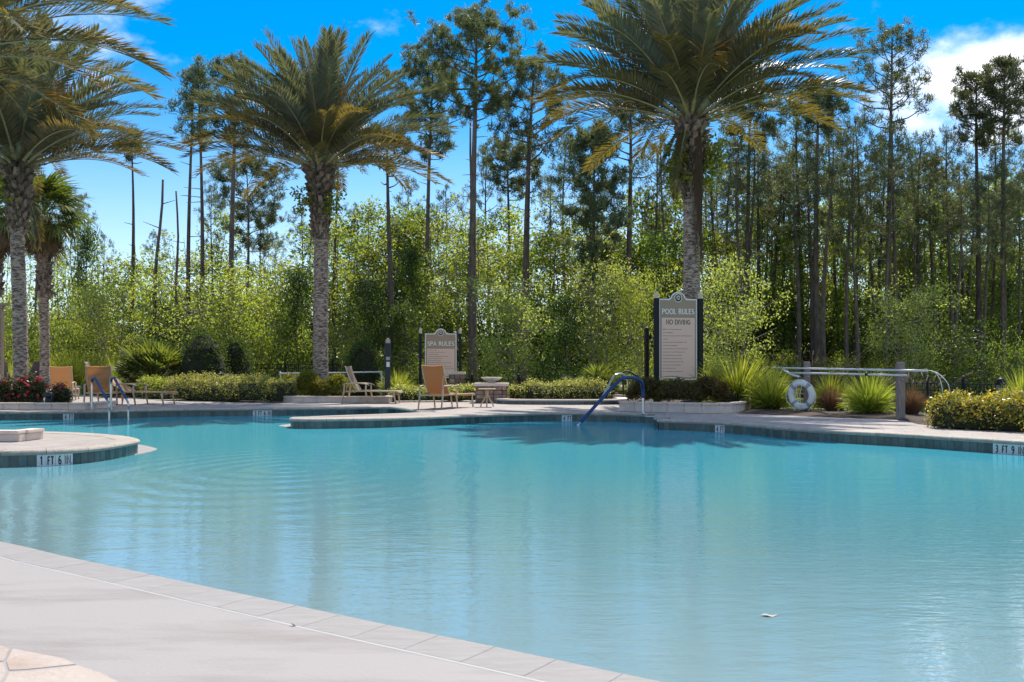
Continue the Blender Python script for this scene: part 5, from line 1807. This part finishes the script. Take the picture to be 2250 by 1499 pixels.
PINES = [
    ('tallest straight pine with dense domed crown left of centre', 1040, 1040, 62, 44, 10.5, 275, 128, dict(nl=30, ntuft=9, per=46)),
    ('leaning pine with long drooping limbs left of the right palm crown', 1148, 1172, 165, 46, 10, 430, 92, dict(nl=26, ntuft=7, bare=.3)),
    ('pine with bare spreading limbs left of the right palm trunk', 1381, 1381, 235, 46, 9.5, 400, 85, dict(nl=20, ntuft=5, bare=.75)),
    ('dark trunked pine behind the right side of the middle palm', 857, 858, 300, 42, 8.5, 420, 60, dict(nl=16, ntuft=4, bare=.5)),
    ('pine whose wide crown shows right of the middle palm fronds', 938, 946, 150, 50, 7, 360, 95, dict(nl=38, ntuft=7)),
    ('pine directly behind the left fronds of the middle palm', 510, 510, 140, 45, 8, 330, 52, dict(nl=22, ntuft=6)),
    ('slender sparse pine left of the middle palm, right one of a pair', 441, 441, 138, 48, 6, 330, 36, dict(nl=24, ntuft=4, per=18)),
    ('slender sparse pine left of the middle palm, left one of a pair', 416, 418, 165, 48.5, 6, 335, 52, dict(nl=26, ntuft=4, per=16)),
    ('tall open crowned pine in front of the white cloud', 1950, 1955, 80, 46, 8, 330, 88, dict(nl=30, ntuft=5, per=26)),
    ('crooked pine with dense head at the upper right', 2153, 2148, 180, 47, 7.5, 330, 66, dict(nl=22, ntuft=5)),
    ('tall pine with round head nearest the right edge', 2206, 2203, 145, 46, 7.5, 330, 76, dict(nl=24, ntuft=5)),
    ('pine standing just right of the right palm trunk, slightly leaning', 1628, 1655, 215, 47, 7.5, 330, 75, dict(nl=24, ntuft=6)),
    ('straight bare trunked pine under the right palm fronds', 1795, 1793, 210, 45, 8.5, 300, 60, dict(nl=18, ntuft=6)),
    ('thin pine right behind the middle palm trunk', 735, 738, 330, 52, 5.5, 430, 40, dict(nl=12, ntuft=4, bare=.4)),
    ('spreading low pine behind the left foot of the middle palm crown', 540, 542, 375, 52, 5, 560, 105, dict(nl=30, ntuft=7)),
    ('broad hanging pine between the leaning pine and the right palm', 1302, 1300, 290, 44, 6, 640, 80, dict(nl=46, ntuft=8)),
    ('airy pine crown behind the leaning pine', 1118, 1115, 320, 60, 6, 440, 60, dict(nl=26, ntuft=6)),
    ('thin pine left between the fan palm and the dead snag', 288, 288, 300, 50, 6, 360, 34, dict(nl=10, ntuft=4, bare=.5)),
]
for i, (lab, px, pt, yt, d, rp_, yl, hp, kw) in enumerate(PINES):
    pine(lab, px, pt, yt, d, rp_, yl, hp, 300 + i, **kw)
# dead snags without crowns
def snag(label, px, pt, yt, d, r_px, seed, stubs=5):
    x = (px - CX) / F * d
    z0 = ground_z(x, d)
    H = ZZ(yt, d) - z0
    rng = np.random.default_rng(seed)
    root = thing('dead_tree', label, 'dead tree', (x, d, z0))
    m_ = MB()
    ln = (pt - px) / F * d
    pts = [Vector((ln * (i / 9) ** 1.3 + .06 * math.sin(i * 1.3 + seed), 0, H * i / 9)) for i in range(10)]
    m_.tube(pts, [r_px * d / F * (1 - .55 * i / 9) for i in range(10)], 8)
    m_.build('trunk', M['bark'], root, smooth=True)
    for i in range(stubs):
        b = pts[rng.integers(4, 9)]
        a = rng.uniform(0, 6.28)
        l = rng.uniform(.3, .9)
        MB().tube([b, b + Vector((math.cos(a) * l, math.sin(a) * l, l * .4))], [.03, .01], 4).build('branch_stub', M['bark'], root)
snag('leaning dead snag with a few stubs right of the thin left pine', 330, 358, 395, 49, 5.5, 4)
snag('broken off straight dead trunk left of the sparse pine pair', 389, 389, 420, 48, 4.2, 5, 2)
snag('thin dead trunk close beside the tallest pine', 1029, 1036, 270, 50, 4.5, 6, 4)

# stands of pines: a few crowns shared, every tree its own object
PV = []
for i in range(6):
    m_, v, tn = pine_parts(15.5, .165, .50 + .05 * (i % 3), 2.0, 400 + i, nl=20, per=20, ntuft=5, bend=.45, bare=.2)
    a = m_.build('trunk', M['bark'], None, smooth=True)
    cr_ = quads_mesh('crown', v, tn, M['needle'])
    PV.append((a.data, cr_))
    bpy.data.objects.remove(a)
def stand_pine(label, px, ytop, d, seed, group, wide=1.0, thick=1.0):
    x = (px - CX) / F * d
    z0 = ground_z(x, d)
    H = ZZ(ytop, d) - z0
    rr = random.Random(seed)
    root = thing('pine_tree', label, 'pine tree', (x, d, z0), rr.uniform(0, 6.28), group)
    tm, cm = PV[seed % 6]
    s_ = H / 15.5
    root.scale = (s_ * wide, s_ * wide, s_)
    link('trunk', tm, root)
    link('crown', cm, root)
rr = random.Random(77)
g = 'pines in the dense stand right of the pool rules sign'
used_x = []
for i in range(48):
    px = 1565 + 720 * (i + rr.random()) / 48
    d = rr.uniform(42.5, 58)
    yt = rr.uniform(235, 400) if px < 1900 else rr.uniform(285, 440)
    if px < 1680: yt = max(yt, 330)
    stand_pine('pine in the dense stand between the pool rules sign and the right edge', px, yt, d, rr.randint(0, 999), g, rr.uniform(.75, 1.1))
g = 'pines in the thin wood behind the middle'
for px, yt, d in ((660, 470, 60), (700, 500, 66), (785, 460, 62), (905, 400, 60), (975, 420, 64), (1075, 360, 62), (1210, 400, 60), (1245, 330, 56), (1435, 330, 55), (1462, 300, 52), (1475, 380, 60), (1560, 330, 56), (1345, 400, 62)):
    stand_pine('slim pine in the thin wood between the middle palm and the right palm', px, yt, d, rr.randint(0, 999), g, .8)
g = 'pines in the thin wood on the left'
for px, yt, d in ((77, 420, 52), (175, 440, 55), (130, 520, 62), (225, 520, 60), (470, 420, 60), (575, 470, 62), (610, 520, 66), (-40, 400, 56), (350, 520, 64)):
    stand_pine('slim pine in the thin wood left of the middle palm', px, yt, d, rr.randint(0, 999), g, .7)

# broadleaf trees
def broadleaf_parts(H, r, seed, mat_, bark, ncl, per, size, lo=.25, multi=1, trunk_r=.09, spread=.20, shape=1.0):
    rng = np.random.default_rng(seed)
    m_ = MB()
    cs = []
    for s_ in range(multi):
        a0 = 2 * PI * s_ / multi + rng.uniform(-.5, .5)
        fl = 0 if multi == 1 else .55 * r
        k = 9
        tp = [Vector((math.cos(a0) * fl * (i / k) ** 1.1 + .14 * math.sin(i * 1.1 + seed), math.sin(a0) * fl * (i / k) ** 1.1 + .12 * math.cos(i * .9 + seed), H * .95 * i / k)) for i in range(k + 1)]
        m_.tube(tp, [trunk_r / multi ** .4 * (1 - .85 * i / k) for i in range(k + 1)], 7)
        nb = max(8, ncl // (3 * multi))
        for i in range(nb):
            f_ = lo + (1 - lo) * rng.uniform(0, 1)
            q = min(f_, .99) * k
            j = int(q)
            b = tp[j].lerp(tp[j + 1], q - j)
            g_ = (f_ - lo) / (1 - lo)
            pr = (math.sin(PI * (.12 + .82 * g_)) ** .6) * shape + (1 - shape) * (1 - g_)
            ll = r * pr * rng.uniform(.45, 1.1)
            a = rng.uniform(0, 2 * PI)
            e = b + Vector((math.cos(a) * ll, math.sin(a) * ll, ll * rng.uniform(.05, .55)))
            md = (b + e) / 2 + Vector((0, 0, -.05 * ll))
            m_.tube([b, md, e], [trunk_r * .32, trunk_r * .2, .008], 4, cap=False)
            for _ in range(3):
                t = rng.uniform(.4, 1.05)
                c = (b.lerp(md, t * 2) if t < .5 else md.lerp(e, t * 2 - 1)) + Vector(rng.normal(size=3)) * .16 * r
                cs.append(tuple(c))
    cs = np.array(cs)
    tc = rng.uniform(-.2, .4, len(cs))
    v, t_ = leaves(rng, cs, per, np.array([1, 1, .7]) * spread, size, .55, .8, tc)
    return m_, v, t_
def variants(n, H, r, seed0, mk, bark, ncl, per, size, **kw):
    res = []
    for i in range(n):
        m_, v, t_ = broadleaf_parts(H, r, seed0 + i, mk, bark, ncl, per, size, **kw)
        a = m_.build('trunk', M[bark], None, smooth=True)
        res.append((a.data, quads_mesh('crown', v, t_, M[mk]), H, r))
        bpy.data.objects.remove(a)
    return res
BV = {
    'slim_b': variants(4, 9.0, 1.5, 500, 'leaf_b', 'bark_pale', 90, 34, .18, lo=.30, trunk_r=.085, spread=.30),
    'slim_a': variants(4, 9.0, 1.5, 520, 'leaf_a', 'bark_pale', 76, 32, .18, lo=.35, trunk_r=.075, spread=.30),
    'airy': variants(4, 9.0, 1.7, 540, 'leaf_a', 'bark_pale', 74, 26, .145, lo=.25, trunk_r=.07, spread=.24, multi=2),
    'dark': variants(3, 7.0, 1.7, 560, 'leaf_c', 'bark', 150, 30, .17, lo=.10, trunk_r=.10, spread=.30),
    'crape': variants(3, 4.6, 1.7, 580, 'leaf_a', 'bark_pale', 170, 42, .095, lo=.30, trunk_r=.07, spread=.22, multi=4),
    'silver': variants(3, 4.6, 1.7, 600, 'leaf_d', 'bark_pale', 185, 44, .10, lo=.16, trunk_r=.07, spread=.22, multi=3),
    'bush_b': variants(3, 3.0, 1.7, 620, 'leaf_b', 'bark', 110, 26, .12, lo=.05, trunk_r=.05, spread=.24, multi=3),
    'bush_a': variants(3, 3.0, 1.7, 640, 'leaf_a', 'bark', 110, 26, .12, lo=.05, trunk_r=.05, spread=.24, multi=3),
    'bush_c': variants(3, 3.0, 1.7, 660, 'leaf_c', 'bark', 120, 26, .12, lo=.05, trunk_r=.05, spread=.24, multi=3),
}
def tree(label, kind, px, ytop, half_px, d, seed, group=None, name='broadleaf_tree', cat='tree', z0=None):
    x = (px - CX) / F * d
    if z0 is None:
        z0 = ground_z(x, d)
    v = BV[kind]
    tm, cm, H, r = v[seed % len(v)]
    rr_ = random.Random(seed * 31 + int(px))
    root = thing(name, label, cat, (x, d, z0), rr_.uniform(0, 6.28), group)
    hh = (ZZ(ytop, d) - z0) / (H * 1.02)
    sw = half_px / F * d / r
    root.scale = (sw, sw, hh)
    link('trunk', tm, root)
    link('crown', cm, root)
    return root
# trees one can tell apart, just behind the fence
NEAR = [
    ('light green crape myrtle with slim grey stems left of the palmetto', 'crape', 238, 615, 75, 42, 0),
    ('broad yellow green tree behind the two cone shrubs', 'crape', 455, 590, 125, 42, 1),
    ('second yellow green tree behind the broad one toward the middle palm', 'bush_a', 575, 650, 85, 42.5, 0),
    ('dark green tree left of the middle palm trunk', 'dark', 652, 585, 52, 43, 1),
    ('dark glossy evergreen right of the middle palm trunk', 'dark', 802, 600, 66, 42, 2),
    ('dark glossy evergreen left of the spa rules sign', 'dark', 888, 665, 58, 41, 0),
    ('bright bushy tree behind the dome shrub right of the middle palm', 'bush_a', 762, 690, 52, 40, 2),
    ('slim dark tree with a leafy tuft above the spa rules sign', 'dark', 908, 540, 40, 46, 1),
    ('pale green spreading tree right of the spa rules sign and tallest pine', 'silver', 1122, 605, 92, 37, 0),
    ('pale green tree behind the sign palmetto', 'silver', 1335, 590, 85, 38, 1),
    ('pale green tree close left of the pool rules sign', 'crape', 1408, 600, 60, 36, 2),
    ('pale silvery green tree right behind the pool rules sign', 'silver', 1592, 585, 92, 34, 2),
    ('dark green tree behind the palmetto between two pale trees', 'dark', 1245, 640, 55, 42, 2),
    ('round dark wax myrtle above the right wooden post', 'silver', 1988, 630, 85, 37, 1),
    ('dark bushy evergreen beneath the wax myrtle toward the right edge', 'bush_c', 2110, 725, 95, 38, 1),
    ('yellow green bush beside the left fan palm trunk', 'bush_a', 135, 668, 50, 43, 1),
    ('leafy green bush between left date palm and fan palm trunk', 'bush_b', 70, 690, 45, 43, 0),
    ('pale bush at the left picture edge behind the brown post', 'crape', 0, 640, 70, 44, 2),
    ('green bush behind the tall terrace grass', 'bush_b', 200, 720, 60, 43.5, 1),
    ('mid green bush right of the palmetto behind the cones', 'bush_b', 545, 700, 80, 41, 2),
    ('small green bush at the right picture edge above the fence', 'bush_b', 2225, 742, 55, 36, 0),
    ('dark vine clad tree left of the thin left pine', 'dark', 192, 485, 34, 52, 0),
]
for lab, kd, px, yt, hw_, d, sd in NEAR:
    tree(lab, kd, px, yt, hw_, d, sd)
# wood trees in zones
def zone(label, group, n, x0, x1, y0, y1, d0, d1, kinds, hw0, hw1, seed, name='broadleaf_tree', cat='tree'):
    rr_ = random.Random(seed)
    for i in range(n):
        px = x0 + (x1 - x0) * (i + rr_.random()) / n
        tree(label, rr_.choice(kinds), px, rr_.uniform(y0, y1), rr_.uniform(hw0, hw1), rr_.uniform(d0, d1), rr_.randint(0, 99), group, name, cat)
zone('thin light green tree in the open wood left of the middle palm', 'thin trees in the left wood', 17, -60, 690, 430, 580, 48, 64, ['airy', 'airy', 'slim_a'], 50, 88, 1)
zone('slender yellow green tree in the wood between middle palm and tallest pine', 'slender trees in the middle wood', 19, 715, 1040, 400, 530, 48, 64, ['airy', 'slim_a', 'airy', 'slim_b'], 50, 84, 2)
zone('leafy green tree in the wood between tallest pine and right palm', 'leafy trees in the middle wood', 27, 1030, 1520, 395, 540, 49, 64, ['slim_a', 'slim_b', 'slim_b', 'airy'], 50, 84, 3)
zone('tall leafy tree among the pines right of the right palm', 'leafy trees in the right wood', 38, 1540, 2290, 345, 540, 45, 62, ['slim_b', 'slim_b', 'slim_a', 'slim_b'], 40, 68, 4)
zone('shorter green tree among the trunks right of the right palm', 'short trees in the right wood', 20, 1600, 2290, 580, 720, 47, 58, ['slim_b', 'bush_b', 'dark', 'dark'], 38, 60, 5)
zone('green understorey bush in the left wood', 'understorey bushes in the left wood', 32, -60, 700, 600, 775, 46, 62, ['bush_b', 'bush_a', 'bush_c', 'bush_c', 'bush_c'], 50, 100, 6, 'bush', 'bush')
zone('green understorey bush in the middle wood', 'understorey bushes in the middle wood', 30, 700, 1560, 660, 770, 45, 60, ['bush_b', 'bush_c', 'bush_c', 'bush_c'], 45, 80, 7, 'bush', 'bush')
zone('dark understorey bush in the right wood', 'understorey bushes in the right wood', 34, 1560, 2300, 710, 790, 44, 60, ['bush_b', 'bush_c', 'bush_c', 'bush_c'], 45, 75, 8, 'bush', 'bush')
zone('low bush just behind the pool fence', 'low bushes behind the fence', 22, 700, 2300, 775, 815, 37.5, 41, ['bush_b', 'bush_c', 'bush_a'], 30, 55, 9, 'bush', 'bush')
# far edge of the wood, one mass of foliage
rng = np.random.default_rng(91)
c = np.stack([rng.uniform(-75, 75, 5200), rng.uniform(72, 100, 5200), rng.uniform(0, 1, 5200) ** 1.5 * 6.0], 1)
c[:, 2] *= .55 + .45 * np.sin(c[:, 0] * .35) ** 2
c[:, 2] *= np.where(c[:, 0] > 12, 1.9, 1.0)
v, t_ = leaves(rng, c, 16, .55, .42, .6, .5)
tag(link('distant_woods', quads_mesh('distant_woods', v, t_, M['leaf_b'])), 'far green edge of the wood seen between the trunks', 'woods', kind='stuff')

# small loose things
for lab, px, py, z, s_, cat_ in (('small dry brown leaf lying on the near coping', 645, 1373, .0225, .016, 'leaf'), ('pale fallen leaf floating on the water at the lower right', 1690, 1352, .004, .042, 'leaf')):
    o_ = P(px, py, z)
    m_ = MB()
    n = 9
    m_.v = [((i / (n - 1) - .5) * 2 * s_, sgn * math.sin(PI * i / (n - 1)) * s_ * .45, .004 * math.sin(i * .9) + .001) for sgn in (-1, 1) for i in range(n)]
    m_.f = [(i, i + 1, n + i + 1, n + i) for i in range(n - 1)]
    m_.m = [0] * len(m_.f)
    tag(m_.build('fallen_leaf', M['dryleaf' if 'dry' in lab else 'coping'], None, loc=o_), lab, cat_)

# look-alike wood trees: say which one by what it rises behind
LMK = [(-200, 30, 'the left picture edge'), (30, 120, 'the left date palm'), (120, 200, 'the bollard light'), (200, 300, 'the ladder rails'), (300, 400, 'the left palmetto'),
       (400, 540, 'the two cone shrubs'), (540, 660, 'the variegated hedge'), (660, 760, 'the middle palm'), (760, 850, 'the pale chaise'), (850, 925, 'the emergency post'),
       (925, 1015, 'the spa rules sign'), (1015, 1060, 'the tallest pine'), (1060, 1150, 'the stone pedestal'), (1150, 1260, 'the spa hedge'), (1260, 1370, 'the sign palmetto'),
       (1370, 1440, 'the plain black post'), (1440, 1545, 'the pool rules sign'), (1545, 1650, 'the biggest grass clump'), (1650, 1725, 'the grass beside the ring'),
       (1725, 1800, 'the life ring'), (1800, 1880, 'the small russet tuft'), (1880, 1960, 'the right grass clump'), (1960, 2030, 'the right wooden post'),
       (2030, 2130, 'the orange hedge'), (2130, 2215, 'the domed fence bollard'), (2215, 2600, 'the right picture edge')]
ORD = ['leftmost', 'second from the left', 'third from the left', 'fourth from the left', 'fifth from the left', 'sixth from the left', 'seventh from the left', 'eighth from the left', 'ninth from the left']
SHORT = {'pines in the dense stand right of the pool rules sign': 'stand pines', 'pines in the thin wood behind the middle': 'slim pines', 'pines in the thin wood on the left': 'slim pines',
         'thin trees in the left wood': 'thin light green trees', 'slender trees in the middle wood': 'slender yellow green trees', 'leafy trees in the middle wood': 'leafy green trees',
         'leafy trees in the right wood': 'tall leafy trees', 'short trees in the right wood': 'shorter green trees', 'understorey bushes in the left wood': 'understorey bushes',
         'understorey bushes in the middle wood': 'understorey bushes', 'understorey bushes in the right wood': 'understorey bushes', 'low bushes behind the fence': 'low fence bushes'}
bins = {}
for o_ in COL.objects:
    gname = o_.get('group', '')
    if o_.parent is None and gname in SHORT:
        px = CX + F * o_.location.x / o_.location.y
        lm = next((l[2] for l in LMK if l[0] <= px < l[1]), 'the right picture edge')
        bins.setdefault((SHORT[gname], lm), []).append((px, o_))
for (gname, lm), l in bins.items():
    l.sort(key=lambda q: q[0])
    nm = gname
    for i, (px, o_) in enumerate(l):
        if len(l) == 1:
            o_['label'] = 'only ' + nm.replace('trees', 'tree').replace('pines', 'pine').replace('bushes', 'bush') + ' rising behind ' + lm
        else:
            o_['label'] = (ORD[i] if i < 9 else 'rightmost') + ' of the ' + nm + ' rising behind ' + lm
